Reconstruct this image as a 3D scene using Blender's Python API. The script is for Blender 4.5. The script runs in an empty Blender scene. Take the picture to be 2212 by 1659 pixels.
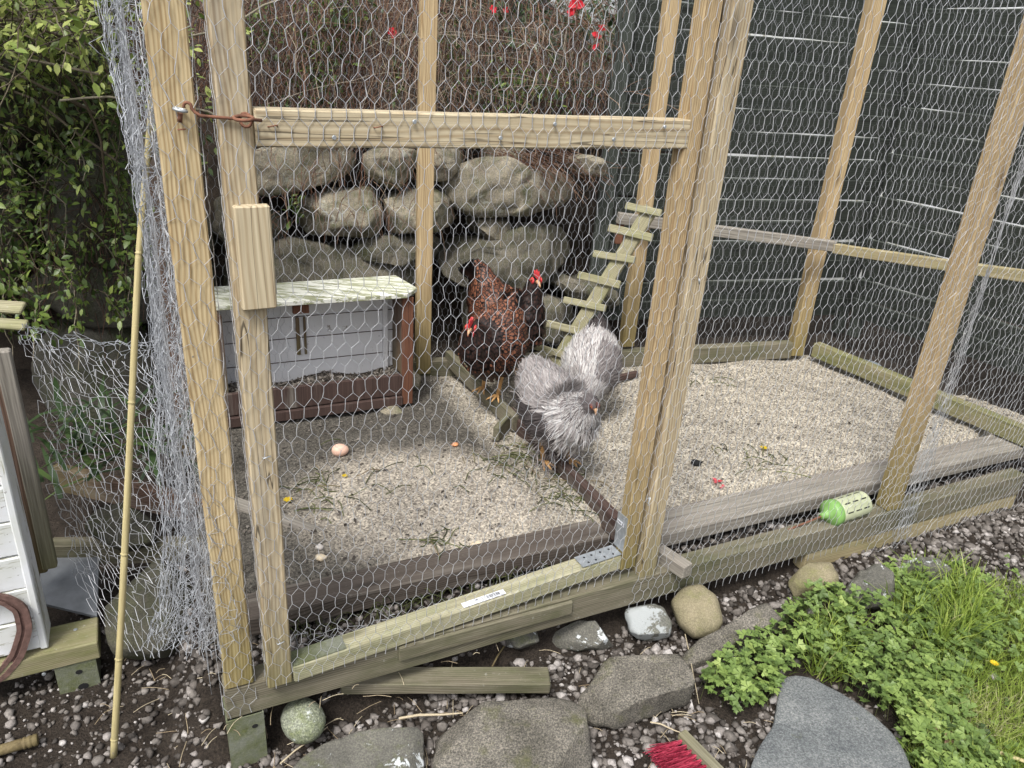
import bpy, bmesh, math, random
import numpy as np
from mathutils import Vector, Matrix
random.seed(7)
RS = np.random.RandomState(11)
C = bpy.context.scene.collection
# ------------------------------------------------------------------ camera
FX, TH, H, CX, CY = 1627.0, math.radians(23.8), 1.38, 1106.0, 829.5      # measured on a 2212x1659 picture
NX, NY = -0.0696, 0.9976
cam_d = bpy.data.cameras.new('camera'); cam = bpy.data.objects.new('camera', cam_d); C.objects.link(cam)
cam_d.sensor_width = 36.0; cam_d.lens = 36.0*FX/2212.0; cam_d.clip_start = 0.05; cam_d.clip_end = 500
def _dir(a, b, f):
    h = a*NY-b*NX; v = a*NX+b*NY
    return Vector((h, f*math.cos(TH)-v*math.sin(TH), -(f*math.sin(TH)+v*math.cos(TH))))
cr, cu, cf = _dir(1, 0, 0), _dir(0, -1, 0), _dir(0, 0, 1)
cam.matrix_world = Matrix(((cr.x, cu.x, -cf.x, 0), (cr.y, cu.y, -cf.y, 0), (cr.z, cu.z, -cf.z, H), (0, 0, 0, 1)))
sc = bpy.context.scene; sc.camera = cam
sc.render.resolution_x = 1024; sc.render.resolution_y = 768
# ------------------------------------------------------------------ sky, sun, exposure
w = bpy.data.worlds.new('World'); sc.world = w; w.use_nodes = True
nt = w.node_tree; sky = nt.nodes.new('ShaderNodeTexSky'); sky.sky_type = 'NISHITA'; sky.sun_disc = False
SUN_EL, SUN_AZ = math.radians(58), math.radians(200)      # azimuth measured from +Y clockwise: behind the viewer, a bit left
sky.sun_elevation = SUN_EL; sky.sun_rotation = SUN_AZ
sky.air_density = 1.0; sky.dust_density = 4.0; sky.ozone_density = 1.0
hs = nt.nodes.new('ShaderNodeHueSaturation'); hs.inputs['Saturation'].default_value = 0.35
nt.links.new(sky.outputs[0], hs.inputs['Color'])
nt.links.new(hs.outputs[0], nt.nodes['Background'].inputs[0]); nt.nodes['Background'].inputs[1].default_value = 0.135
sd = bpy.data.lights.new('sun', 'SUN'); sd.energy = 1.8; sd.angle = math.radians(15); sd.color = (1, 0.97, 0.92)
sun = bpy.data.objects.new('sun', sd); C.objects.link(sun)
sv = Vector((math.sin(SUN_AZ)*math.cos(SUN_EL), math.cos(SUN_AZ)*math.cos(SUN_EL), math.sin(SUN_EL)))
sun.rotation_euler = sv.to_track_quat('Z', 'Y').to_euler(); sun.location = sv*10
sc.view_settings.view_transform = 'Standard'; sc.view_settings.look = 'None'; sc.view_settings.gamma = 1
sc.view_settings.exposure = 0.85
# ------------------------------------------------------------------ picture-to-world helpers
def onz(x, y, z):
    r = _dir(x-CX, y-CY, FX); return Vector((0, 0, H))+r*((z-H)/r.z)
def onY(x, y, Y):
    r = _dir(x-CX, y-CY, FX); return Vector((0, 0, H))+r*(Y/r.y)
def onv(x, y, pl):
    p, d = pl; r = _dir(x-CX, y-CY, FX); n = Vector((-d[1], d[0])); t = (n.x*p[0]+n.y*p[1])/(n.x*r.x+n.y*r.y)
    return Vector((0, 0, H))+r*t
def proj(P):
    X = P[0]; dz = P[2]-H
    Z = P[1]*math.cos(TH)-dz*math.sin(TH); V = -P[1]*math.sin(TH)-dz*math.cos(TH)
    return (CX+(X*NY+V*NX)*FX/Z, CY+(-X*NX+V*NY)*FX/Z)
def unit2(a): a = math.radians(a); return (math.cos(a), math.sin(a))
FP = ((-0.62, 1.298), (0.8934, 0.4493))           # front line of the run
DP = ((-0.475, 1.345), (0.871, 0.491))            # front plane of the gate
def PT(pl, u, s, z):                              # u along, s behind the plane
    p, d = pl; return Vector((p[0]+d[0]*u-d[1]*s, p[1]+d[1]*u+d[0]*s, z))
def inpoly(x, y, poly):
    c = False; j = len(poly)-1
    for i in range(len(poly)):
        xi, yi = poly[i]; xj, yj = poly[j]
        if (yi > y) != (yj > y) and x < (xj-xi)*(y-yi)/(yj-yi)+xi: c = not c
        j = i
    return c
# ------------------------------------------------------------------ object helpers
WM = {}
def tag(o, label=None, cat=None, group=None, kind=None):
    if label: o['label'] = label
    if cat: o['category'] = cat
    if group: o['group'] = group
    if kind: o['kind'] = kind
    return o
def link(o, parent=None, M=None):
    M = M or Matrix.Identity(4)
    C.objects.link(o); WM[o.name] = M
    if parent is not None:
        o.parent = parent; o.matrix_basis = WM[parent.name].inverted() @ M
    else: o.matrix_basis = M
    return o
def empty(name, loc, label, cat, group=None):
    o = bpy.data.objects.new(name, None); o.empty_display_size = .1
    link(o, None, Matrix.Translation(loc)); return tag(o, label, cat, group)
def meshobj(name, V, F, mat, parent=None, M=None, rnd=None, edge=None, smooth=False, mi=None):
    me = bpy.data.meshes.new(name)
    V = np.asarray(V, dtype=np.float32).reshape(-1, 3)
    if isinstance(F, np.ndarray):
        n, k = F.shape
        me.vertices.add(len(V)); me.vertices.foreach_set('co', V.ravel())
        me.loops.add(n*k); me.loops.foreach_set('vertex_index', F.astype(np.int32).ravel())
        me.polygons.add(n); me.polygons.foreach_set('loop_start', np.arange(n, dtype=np.int32)*k)
        me.update(calc_edges=True)
    else:
        me.from_pydata(V.tolist(), [], F)
    for m in (mat if isinstance(mat, (list, tuple)) else [mat]): me.materials.append(m)
    if mi is not None: me.polygons.foreach_set('material_index', np.asarray(mi, dtype=np.int32))
    if rnd is not None:
        a = me.attributes.new('rnd', 'FLOAT', 'POINT'); a.data.foreach_set('value', np.asarray(rnd, dtype=np.float32))
    if edge is not None:
        a = me.attributes.new('edge', 'FLOAT', 'POINT'); a.data.foreach_set('value', np.asarray(edge, dtype=np.float32))
    if smooth: me.polygons.foreach_set('use_smooth', np.ones(len(me.polygons), dtype=bool))
    me.update(); me.validate()
    o = bpy.data.objects.new(name, me); link(o, parent, M); return o
def batch(tv, tf, R, T, rnd=None, tedge=None):
    """many copies of one template: R (n,3,3), T (n,3)"""
    tv = np.asarray(tv, float); tf = np.asarray(tf, int); n = len(T); m = len(tv)
    V = np.einsum('nij,mj->nmi', R, tv)+T[:, None, :]
    F = tf[None]+(np.arange(n)*m)[:, None, None]
    r = None if rnd is None else np.repeat(rnd, m)
    e = None if tedge is None else np.tile(tedge, n)
    return V.reshape(-1, 3), F.reshape(-1, tf.shape[1]), r, e
def frames(D, U):
    """rotation stacks with x = D (long axis), z about U"""
    D = D/np.linalg.norm(D, axis=1)[:, None]; Y = np.cross(U, D); l = np.linalg.norm(Y, axis=1); l[l < 1e-6] = 1
    Y = Y/l[:, None]; Z = np.cross(D, Y); return np.stack([D, Y, Z], axis=2)
def randrot(n):
    q = RS.normal(size=(n, 4)); q /= np.linalg.norm(q, axis=1)[:, None]; a, b, c, d = q.T
    return np.stack([np.stack([1-2*(c*c+d*d), 2*(b*c-a*d), 2*(b*d+a*c)], 1), np.stack([2*(b*c+a*d), 1-2*(b*b+d*d), 2*(c*d-a*b)], 1), np.stack([2*(b*d-a*c), 2*(c*d+a*b), 1-2*(b*b+c*c)], 1)], 1)
def vnoise(P, s, seed=0):
    """cheap smooth 3-D noise, -1..1"""
    P = np.asarray(P, float)*s; r = np.random.RandomState(seed); out = np.zeros(len(P)); a = 0
    for k in range(7):
        d = r.normal(size=3); ph = r.rand()*6.28; f = 0.7+r.rand()*1.6
        out += np.sin(P@d*f+ph+1.3*np.sin(P@np.roll(d, 1)*f*.7+ph*2)); a += 1
    return out/a*1.6
def tubes(segs, r, sides=3):
    """segs: (n,2,3) straight wires -> prisms"""
    segs = np.asarray(segs, float); A, B = segs[:, 0], segs[:, 1]; D = B-A; L = np.linalg.norm(D, axis=1); L[L == 0] = 1; D /= L[:, None]
    up = np.tile([0.13, 0.2, 0.97], (len(D), 1)); X = np.cross(D, up); X /= np.linalg.norm(X, axis=1)[:, None]+1e-9; Y = np.cross(D, X)
    r = np.broadcast_to(np.asarray(r, float), (len(A),)) if np.ndim(r) < 2 else r
    rr = r[:, None] if np.ndim(r) == 1 else None
    V = []
    for k in range(sides):
        an = 2*math.pi*k/sides; o = (X*math.cos(an)+Y*math.sin(an))*rr; V += [A+o, B+o]
    V = np.stack(V, 1); n = len(A); F = []
    for k in range(sides):
        j = (k+1) % sides; F.append([2*k, 2*k+1, 2*j+1, 2*j])
    F = np.array(F)[None]+(np.arange(n)*2*sides)[:, None, None]
    return V.reshape(-1, 3), F.reshape(-1, 4)
def polytube(pts, rad, sides=8, cap=True):
    """one smooth tube through points; rad scalar or list"""
    pts = [Vector(p) for p in pts]; n = len(pts); V = []; F = []
    rad = rad if hasattr(rad, '__len__') else [rad]*n; ref = None
    for i, p in enumerate(pts):
        t = (pts[min(i+1, n-1)]-pts[max(i-1, 0)]).normalized()
        if ref is None:
            ref = t.orthogonal().normalized()
        ref = (ref-t*ref.dot(t)).normalized(); b = t.cross(ref)
        for k in range(sides):
            a = 2*math.pi*k/sides; V.append(p+(ref*math.cos(a)+b*math.sin(a))*rad[i])
    for i in range(n-1):
        for k in range(sides):
            j = (k+1) % sides; F.append([i*sides+k, i*sides+j, (i+1)*sides+j, (i+1)*sides+k])
    if cap: F += [list(range(sides))[::-1], [(n-1)*sides+k for k in range(sides)]]
    return V, F
class MB:
    def __init__(s): s.V = []; s.F = []
    def add(s, V, F):
        k = len(s.V); s.V += [tuple(v) for v in V]; s.F += [[i+k for i in f] for f in F]; return s
    def obj(s, name, mat, parent=None, M=None, **k): return meshobj(name, s.V, s.F, mat, parent, M, **k)
def boxVF(x0, x1, y0, y1, z0, z1):
    V = [(x, y, z) for z in (z0, z1) for y in (y0, y1) for x in (x0, x1)]
    return V, [[0, 2, 3, 1], [4, 5, 7, 6], [0, 1, 5, 4], [2, 6, 7, 3], [0, 4, 6, 2], [1, 3, 7, 5]]
def timber(name, a, b, w, t, side, mat, parent=None, bevel=.003, wob=.0012, seed=0, cut=None):
    """board from a to b. side = direction of its thickness (points backwards); the line a-b runs along the middle of the FRONT face"""
    a, b = Vector(a), Vector(b); L = (b-a).length; z = (b-a)/L; y = Vector(side); y = (y-z*y.dot(z)).normalized(); x = y.cross(z)
    M = Matrix(((x.x, y.x, z.x, a.x), (x.y, y.y, z.y, a.y), (x.z, y.z, z.z, a.z), (0, 0, 0, 1)))
    n = max(3, int(L/.09)); c = bevel; rnd = random.Random(seed+hash(name) % 7 if False else seed)
    ring = [(-w/2+c, 0), (w/2-c, 0), (w/2, c), (w/2, t-c), (w/2-c, t), (-w/2+c, t), (-w/2, t-c), (-w/2, c)]
    V = []; F = []; ph = [rnd.random()*6 for _ in range(4)]
    zs = [0, c]+[L*i/n for i in range(1, n)]+[L-c, L]
    for i, zz in enumerate(zs):
        e = c*.9 if i in (0, len(zs)-1) else 0
        ox = wob*math.sin(zz*3.1+ph[0])+wob*.4*math.sin(zz*23+ph[1]); oy = wob*math.sin(zz*2.3+ph[2])*.8
        for (px, py) in ring:
            sx = -1 if px > 0 else 1; sy = 1 if py < t/2 else -1
            V.append((px+sx*e+ox, py+sy*e+oy, zz))
    for i in range(len(zs)-1):
        for k in range(8): j = (k+1) % 8; F.append([i*8+k, i*8+j, (i+1)*8+j, (i+1)*8+k])
    F += [list(range(8))[::-1], [(len(zs)-1)*8+k for k in range(8)]]
    return meshobj(name, V, F, mat, parent, M)
# ------------------------------------------------------------------ materials
def nodes(name, rough=.8, spec=.3):
    m = bpy.data.materials.new(name); m.use_nodes = True; t = m.node_tree; b = t.nodes['Principled BSDF']
    b.inputs['Roughness'].default_value = rough; b.inputs['Specular IOR Level'].default_value = spec
    return m, t, b
def N(t, k, **p):
    n = t.nodes.new(k)
    for a, v in p.items():
        if a.startswith('i_'): n.inputs[a[2:].replace('_', ' ')].default_value = v
        else: setattr(n, a, v)
    return n
def ramp(t, src, stops):
    r = t.nodes.new('ShaderNodeValToRGB'); e = r.color_ramp.elements
    while len(e) < len(stops): e.new(.5)
    for q, (p, c) in zip(e, stops): q.position = p; q.color = (*c, 1) if len(c) == 3 else c
    t.links.new(src, r.inputs[0]); return r.outputs[0]
def mixc(t, fac, a, b, mode='MIX'):
    m = t.nodes.new('ShaderNodeMix'); m.data_type = 'RGBA'; m.blend_type = mode
    for s, v in ((m.inputs[0], fac), (m.inputs[6], a), (m.inputs[7], b)):
        if hasattr(v, 'is_output'): t.links.new(v, s)
        elif isinstance(v, (int, float)): s.default_value = v
        else: s.default_value = (*v, 1)
    return m.outputs[2]
def noise(t, vec, scale, detail=4, rough=.55, dist=0):
    n = N(t, 'ShaderNodeTexNoise', i_Scale=scale, i_Detail=detail, i_Roughness=rough, i_Distortion=dist)
    if vec is not None: t.links.new(vec, n.inputs['Vector'])
    return n.outputs['Fac']
def math_(t, op, a, b=None, clamp=False):
    m = N(t, 'ShaderNodeMath', operation=op, use_clamp=clamp)
    for s, v in ((m.inputs[0], a), (m.inputs[1], b)):
        if v is None: continue
        if hasattr(v, 'is_output'): t.links.new(v, s)
        else: s.default_value = v
    return m.outputs[0]
def mapping(t, src, sc3, loc=(0, 0, 0)):
    m = N(t, 'ShaderNodeMapping'); m.inputs['Scale'].default_value = sc3; m.inputs['Location'].default_value = loc
    t.links.new(src, m.inputs[0]); return m.outputs[0]
def bump(t, b, h, s, d=.002):
    n = N(t, 'ShaderNodeBump', i_Strength=s, i_Distance=d); t.links.new(h, n.inputs['Height']); t.links.new(n.outputs[0], b.inputs['Normal'])
def wood(name, light, dark, algae=0.0, grey=0.0, foot=0.0, algc=(.16, .17, .05), rings=34, crack=.0, spots=0.0, rough=.75, grain=1.0):
    m, t, b = nodes(name, rough, .25)
    tc = N(t, 'ShaderNodeTexCoord').outputs['Object']; oi = N(t, 'ShaderNodeObjectInfo').outputs['Random']
    off = N(t, 'ShaderNodeVectorMath', operation='ADD'); t.links.new(tc, off.inputs[0])
    cx = N(t, 'ShaderNodeCombineXYZ')
    for k in range(3): t.links.new(math_(t, 'MULTIPLY', oi, (0.17, .11, 31.)[k]), cx.inputs[k])
    t.links.new(cx.outputs[0], off.inputs[1]); v = off.outputs[0]
    # growth rings: long ellipses about the board's axis
    wv = N(t, 'ShaderNodeTexWave', wave_type='RINGS', rings_direction='Z', i_Scale=rings*1.9, i_Distortion=1.6, i_Detail=2.0, i_Detail_Scale=.6)
    nz = N(t, 'ShaderNodeTexNoise', i_Scale=5.0, i_Detail=2.0); t.links.new(mapping(t, v, (1, 1, .35)), nz.inputs['Vector'])
    add = N(t, 'ShaderNodeVectorMath', operation='MULTIPLY_ADD'); t.links.new(nz.outputs['Color'], add.inputs[0]); add.inputs[1].default_value = (.055, .055, 0); t.links.new(v, add.inputs[2])
    t.links.new(mapping(t, add.outputs[0], (1, 1, .05)), wv.inputs['Vector'])
    fib = noise(t, mapping(t, v, (160, 160, 5)), 1.0, 5, .6)
    streak = noise(t, mapping(t, v, (45, 45, 1.6)), 1.0, 3, .6)
    g = math_(t, 'ADD', math_(t, 'MULTIPLY', wv.outputs['Fac'], .36*grain), math_(t, 'MULTIPLY', streak, .62))
    c = ramp(t, g, [(.28, light), (.52, tuple(.7*a+.3*d for a, d in zip(light, dark))), (.72, dark)])
    c = mixc(t, .6, c, ramp(t, fib, [(.25, (.42, .38, .34)), (.7, (1, 1, 1))]), 'MULTIPLY')
    big = noise(t, mapping(t, v, (6, 6, 2.2)), 1.0, 4, .6)
    # knots
    vo = N(t, 'ShaderNodeTexVoronoi', i_Scale=1.0); t.links.new(mapping(t, v, (11, 11, 2.6)), vo.inputs['Vector'])
    kn = ramp(t, vo.outputs['Distance'], [(.05, (1, 1, 1)), (.16, (0, 0, 0))])
    c = mixc(t, math_(t, 'MULTIPLY', kn, .75), c, tuple(x*.35 for x in dark))
    if grey:
        gf = ramp(t, noise(t, mapping(t, v, (9, 9, 1.2)), 1.0, 5, .65), [(.62-.5*grey, (0, 0, 0)), (.85-.35*grey, (1, 1, 1))])
        gc = ramp(t, fib, [(.3, (.13, .118, .10)), (.7, (.34, .315, .27))]); c = mixc(t, gf, c, gc)
    af = None
    if algae:
        af = ramp(t, noise(t, mapping(t, v, (14, 14, 5)), 1.0, 6, .7), [(.72-.5*algae, (0, 0, 0)), (.95-.45*algae, (1, 1, 1))])
        af = math_(t, 'MULTIPLY', af, min(1, .55+.4*algae))
    if foot:
        sx = N(t, 'ShaderNodeSeparateXYZ'); t.links.new(tc, sx.inputs[0])
        zf = math_(t, 'SUBTRACT', 1.0, math_(t, 'DIVIDE', sx.outputs[2], foot), True)
        zf = math_(t, 'MULTIPLY', zf, math_(t, 'ADD', .25, big), True)
        af = zf if af is None else math_(t, 'MAXIMUM', af, zf)
    if af is not None:
        ac = ramp(t, fib, [(.3, tuple(x*.55 for x in algc)), (.7, algc)]); c = mixc(t, af, c, ac)
    if spots:
        sp = ramp(t, noise(t, tc, 95, 3, .6), [(.62, (0, 0, 0)), (.70, (1, 1, 1))])
        sp = math_(t, 'MULTIPLY', sp, ramp(t, noise(t, tc, 9, 2), [(.45, (0, 0, 0)), (.65, (1, 1, 1))]))
        c = mixc(t, math_(t, 'MULTIPLY', sp, spots), c, (.42, .42, .38))
    if crack:
        ck = noise(t, mapping(t, v, (38, 38, 1.1)), 1.0, 2, .5)
        cf = ramp(t, ck, [(.5, (0, 0, 0)), (.505, (1, 1, 1)), (.515, (1, 1, 1)), (.52, (0, 0, 0))]); c = mixc(t, math_(t, 'MULTIPLY', cf, crack), c, (.03, .022, .015))
    t.links.new(c, b.inputs['Base Color']); bump(t, b, math_(t, 'ADD', fib, g), .35, .0015); return m
def simple(name, col, rough=.6, metal=0, var=.25, scale=40, spec=.4, bmp=.2):
    m, t, b = nodes(name, rough, spec); tc = N(t, 'ShaderNodeTexCoord').outputs['Object']
    n = noise(t, tc, scale, 4, .6); c = ramp(t, n, [(.3, tuple(x*(1-var) for x in col)), (.7, tuple(min(1, x*(1+var)) for x in col))])
    t.links.new(c, b.inputs['Base Color']); b.inputs['Metallic'].default_value = metal
    if bmp: bump(t, b, n, bmp, .002)
    return m
def attrmat(name, stops, rough=.8, trans=0, attr='rnd', var=.3, scale=200, spec=.25, edge=None):
    m, t, b = nodes(name, rough, spec); a = N(t, 'ShaderNodeAttribute', attribute_name=attr)
    c = ramp(t, a.outputs['Fac'], stops)
    tc = N(t, 'ShaderNodeTexCoord').outputs['Object']; n = noise(t, tc, scale, 3, .6)
    c = mixc(t, 1.0, c, ramp(t, n, [(.3, (1-var,)*3), (.7, (1, 1, 1))]), 'MULTIPLY')
    if edge is not None:
        e = N(t, 'ShaderNodeAttribute', attribute_name='edge'); f = ramp(t, e.outputs['Fac'], [(edge[0], (1, 1, 1)), (edge[1], (0, 0, 0))]); c = mixc(t, f, c, edge[2])
    t.links.new(c, b.inputs['Base Color'])
    if trans:
        b.inputs['Transmission Weight'].default_value = 0
        tr = N(t, 'ShaderNodeBsdfTranslucent'); t.links.new(c, tr.inputs[0]); mx = N(t, 'ShaderNodeMixShader'); mx.inputs[0].default_value = trans
        t.links.new(b.outputs[0], mx.inputs[1]); t.links.new(tr.outputs[0], mx.inputs[2]); t.links.new(mx.outputs[0], t.nodes['Material Output'].inputs[0])
    return m
def stonemat(name, a, b_, moss=.3, mossc=(.10, .11, .045), lichen=0.0, lichc=(.62, .65, .66), speck=.5, scale=1.0, gloss=.85):
    m, t, b = nodes(name, gloss, .25); tc = N(t, 'ShaderNodeTexCoord').outputs['Object']; oi = N(t, 'ShaderNodeObjectInfo').outputs['Random']
    off = N(t, 'ShaderNodeVectorMath', operation='ADD'); t.links.new(tc, off.inputs[0]); t.links.new(math_(t, 'MULTIPLY', oi, 9.), off.inputs[1]); v = off.outputs[0]
    n1 = noise(t, v, 9*scale, 6, .65); c = ramp(t, n1, [(.3, b_), (.7, a)])
    n2 = noise(t, v, 230*scale, 3, .7); c = mixc(t, speck, c, ramp(t, n2, [(.32, (.25, .25, .25)), (.5, (.9, .9, .9)), (.68, (1.9, 1.85, 1.75))]), 'MULTIPLY')
    n3 = noise(t, v, 14*scale, 6, .72); c = mixc(t, ramp(t, n3, [(.66-.35*moss, (0, 0, 0)), (.80-.2*moss, (1, 1, 1))]), c, mixc(t, .6, mossc, ramp(t, n2, [(.3, (.4, .4, .4)), (.7, (1.2, 1.2, 1.2))]), 'MULTIPLY'))
    if lichen:
        n4 = noise(t, v, 11*scale, 7, .75, .3); c = mixc(t, ramp(t, n4, [(.64-.3*lichen, (0, 0, 0)), (.67-.3*lichen, (1, 1, 1))]), c, lichc)
    t.links.new(c, b.inputs['Base Color']); bump(t, b, math_(t, 'ADD', math_(t, 'MULTIPLY', n1, 2.0), n2), .6, .004); return m
PINE = ((.60, .44, .24), (.40, .25, .11)); 
M = {}
M['pine'] = wood('pine', (.60, .49, .295), (.37, .265, .135), foot=.42, algc=(.21, .18, .055), rings=30)
M['pine_grey'] = wood('pine_grey', (.56, .475, .325), (.34, .255, .15), foot=.3, algc=(.2, .18, .07), rings=24, crack=.8, grey=.16)
M['pine_orange'] = wood('pine_orange', (.54, .42, .25), (.34, .235, .12), foot=.5, algc=(.20, .17, .05), rings=30)
M['rail'] = wood('rail_pine', (.60, .52, .36), (.40, .31, .19), algae=.04, algc=(.27, .27, .10), rings=16, crack=.7, grain=.8)
M['green_wood'] = wood('algae_wood', (.34, .31, .20), (.20, .17, .10), algae=.75, algc=(.19, .20, .075), spots=.5)
M['beam'] = wood('algae_beam', (.23, .21, .155), (.13, .115, .08), algae=.6, algc=(.105, .11, .055), spots=.35)
M['sill'] = wood('gate_sill', (.47, .45, .32), (.29, .27, .16), algae=.5, algc=(.23, .25, .12), spots=1.0)
M['moss_wood'] = wood('moss_wood', (.38, .36, .24), (.22, .20, .12), algae=.55, algc=(.24, .25, .10), spots=.9)
M['old_board'] = wood('old_dark_board', (.12, .10, .085), (.06, .05, .042), algae=.12, algc=(.09, .10, .05), grey=.25, spots=.3)
M['grey_board'] = wood('grey_board', (.30, .27, .24), (.2, .17, .14), algae=.2, algc=(.2, .2, .11), grey=.9)
M['lightbeam'] = wood('pale_beam', (.43, .38, .24), (.30, .24, .12), algae=.4, algc=(.26, .26, .1))
M['brown_board'] = wood('brown_board', (.10, .065, .055), (.05, .032, .028), grey=.15)
M['redwood'] = wood('red_stained', (.19, .085, .05), (.10, .045, .03), grey=.1)
M['yellow_board'] = wood('yellow_board', (.50, .46, .22), (.36, .31, .12), algae=.3, crack=.8)
M['grey_trim'] = wood('grey_trim', (.32, .30, .28), (.2, .18, .165), grey=.7, foot=.4, algc=(.2, .19, .08))
M['brown_trim'] = wood('brown_trim', (.20, .13, .10), (.11, .07, .05), grey=.25, foot=.3, algc=(.17, .14, .06))
def whitewood(name, base, chip, amt, sc=(30, 30, 4), al=0.0):
    m, t, b = nodes(name, .6, .3); tc = N(t, 'ShaderNodeTexCoord').outputs['Object']
    n = noise(t, mapping(t, tc, sc), 1.0, 6, .7); c = mixc(t, ramp(t, n, [(.66-.3*amt, (0, 0, 0)), (.70-.3*amt, (1, 1, 1))]), base, chip)
    n2 = noise(t, tc, 6, 4, .6); c = mixc(t, ramp(t, n2, [(.3, (0, 0, 0)), (.8, (.35, .35, .35))]), c, (.42, .42, .40))
    if al: c = mixc(t, math_(t, 'MULTIPLY', ramp(t, n2, [(.35, (0, 0, 0)), (.6, (1, 1, 1))]), al), c, (.42, .44, .25))
    n3 = noise(t, tc, 75, 3, .6); c = mixc(t, ramp(t, n3, [(.66, (0, 0, 0)), (.72, (.8, .8, .8))]), c, (.12, .10, .08))
    t.links.new(c, b.inputs['Base Color']); bump(t, b, n, .4, .002); return m
M['white_wall'] = whitewood('white_painted_wood', (.70, .72, .75), (.30, .29, .25), .35, al=.25)
M['box_white'] = whitewood('box_white', (.66, .66, .68), (.25, .22, .2), .15, (20, 20, 20))
M['lid_white'] = whitewood('flaking_lid', (.72, .72, .66), (.22, .23, .13), .55, (9, 60, 60), al=.3)
def wiremat():
    m, t, b = nodes('galvanised_wire', .42, .5); tc = N(t, 'ShaderNodeTexCoord').outputs['Object']
    c = ramp(t, noise(t, tc, 22, 3, .6), [(.3, (.36, .37, .39)), (.7, (.62, .63, .65))]); t.links.new(c, b.inputs['Base Color'])
    b.inputs['Metallic'].default_value = .35; return m
M['wire'] = wiremat()
M['wire_dull2'] = simple('greyed_wire', (.40, .42, .45), .5, .3, .3, 22, bmp=0)
M['wire_old'] = simple('dull_wire', (.30, .31, .33), .5, .3, .3, 22, bmp=0)
M['zinc'] = simple('zinc_steel', (.42, .45, .47), .45, .6, .2, 60)
M['zinc_green'] = stonemat('weathered_zinc', (.20, .21, .17), (.12, .13, .09), moss=.75, mossc=(.11, .125, .045), speck=.15)
M['rust'] = simple('rust', (.17, .075, .045), .85, 0, .4, 60, bmp=.5)
M['horseshoe'] = simple('rusty_iron', (.13, .075, .062), .9, 0, .35, 70, bmp=.6)
M['black'] = simple('black_hole', (.01, .01, .01), .9)
M['white_sticker'] = simple('sticker_paper', (.78, .80, .84), .5, 0, .04, 20, bmp=0)
M['ink'] = simple('printed_ink', (.03, .03, .04), .6, 0, .1, bmp=0)
M['bamboo'] = wood('bamboo', (.52, .45, .24), (.36, .30, .13), algae=.25, algc=(.27, .28, .09), rings=3, grain=.3, rough=.45)
M['fence'] = wood('dark_green_paint', (.064, .074, .064), (.038, .045, .038), algae=.1, algc=(.05, .065, .035), rings=20, rough=.6)
# ------------------------------------------------------------------ ground
def smooth(x): x = np.clip(x, 0, 1); return x*x*(3-2*x)
PEN = [(-.66, 1.32), (-1.17, 2.42), (-.47, 3.22), (1.50, 3.84), (2.75, 2.98)]     # run floor corners
def side(x, y): return (x-FP[0][0])*-FP[1][1]+(y-FP[0][1])*FP[1][0]
def along(x, y): return (x-FP[0][0])*FP[1][0]+(y-FP[0][1])*FP[1][1]
def gz(x, y):
    x = np.asarray(x, float); y = np.asarray(y, float); s = side(x, y); u = along(x, y)
    out = -.285+.055*np.clip(u, 0, 1)+.035*np.clip(u-1, 0, 1.5)-.02*np.clip(-s, 0, 1)
    inn = np.full_like(out, -.09)
    z = out+(inn-out)*smooth((s-.03)/.12)
    left = smooth((-.02-u)/.12)                     # the gully on the left of the run
    zl = -.29+.22*smooth((y-1.9)/1.2)
    z = z*(1-left)+zl*left
    P = np.stack([x, y, 0*x], -1).reshape(-1, 3)
    n = (vnoise(P, 9, 1)*.008+vnoise(P, 30, 2)*.004).reshape(x.shape)
    return z+n
def grid(name, X, Y, Zf, mat, mask=None):
    gx, gy = np.meshgrid(X, Y); Z = Zf(gx, gy); V = np.stack([gx, gy, Z], -1).reshape(-1, 3); n, m = len(X), len(Y)
    i = np.arange(m-1)[:, None]*n+np.arange(n-1)[None]; F = np.stack([i, i+1, i+n+1, i+n], -1).reshape(-1, 4)
    if mask is not None:
        cx_ = V[F].mean(1); keep = np.array([mask(p[0], p[1]) for p in cx_]); F = F[keep]
    return V, F
def soilmat():
    m, t, b = nodes('soil', .95, .15); tc = N(t, 'ShaderNodeTexCoord').outputs['Object']
    n = noise(t, tc, 22, 8, .75); n2 = noise(t, tc, 160, 4, .7)
    c = ramp(t, n, [(.3, (.022, .018, .015)), (.7, (.07, .058, .048))]); c = mixc(t, .7, c, ramp(t, n2, [(.35, (.4, .4, .4)), (.75, (1.8, 1.7, 1.6))]), 'MULTIPLY')
    t.links.new(c, b.inputs['Base Color']); bump(t, b, math_(t, 'ADD', n, n2), 1.0, .012); return m
xs = np.concatenate([[-60, -25, -10, -6, -4], np.arange(-3, 3.4, .04), [4, 6, 10, 25, 60]])
ys = np.concatenate([[-40, -8, -2, 0, .5], np.arange(.7, 4.6, .04), [5, 7, 12, 30, 80]])
V, F = grid('ground', xs, ys, gz, None)
tag(meshobj('ground', V, F, soilmat(), smooth=True), kind='structure')
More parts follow.
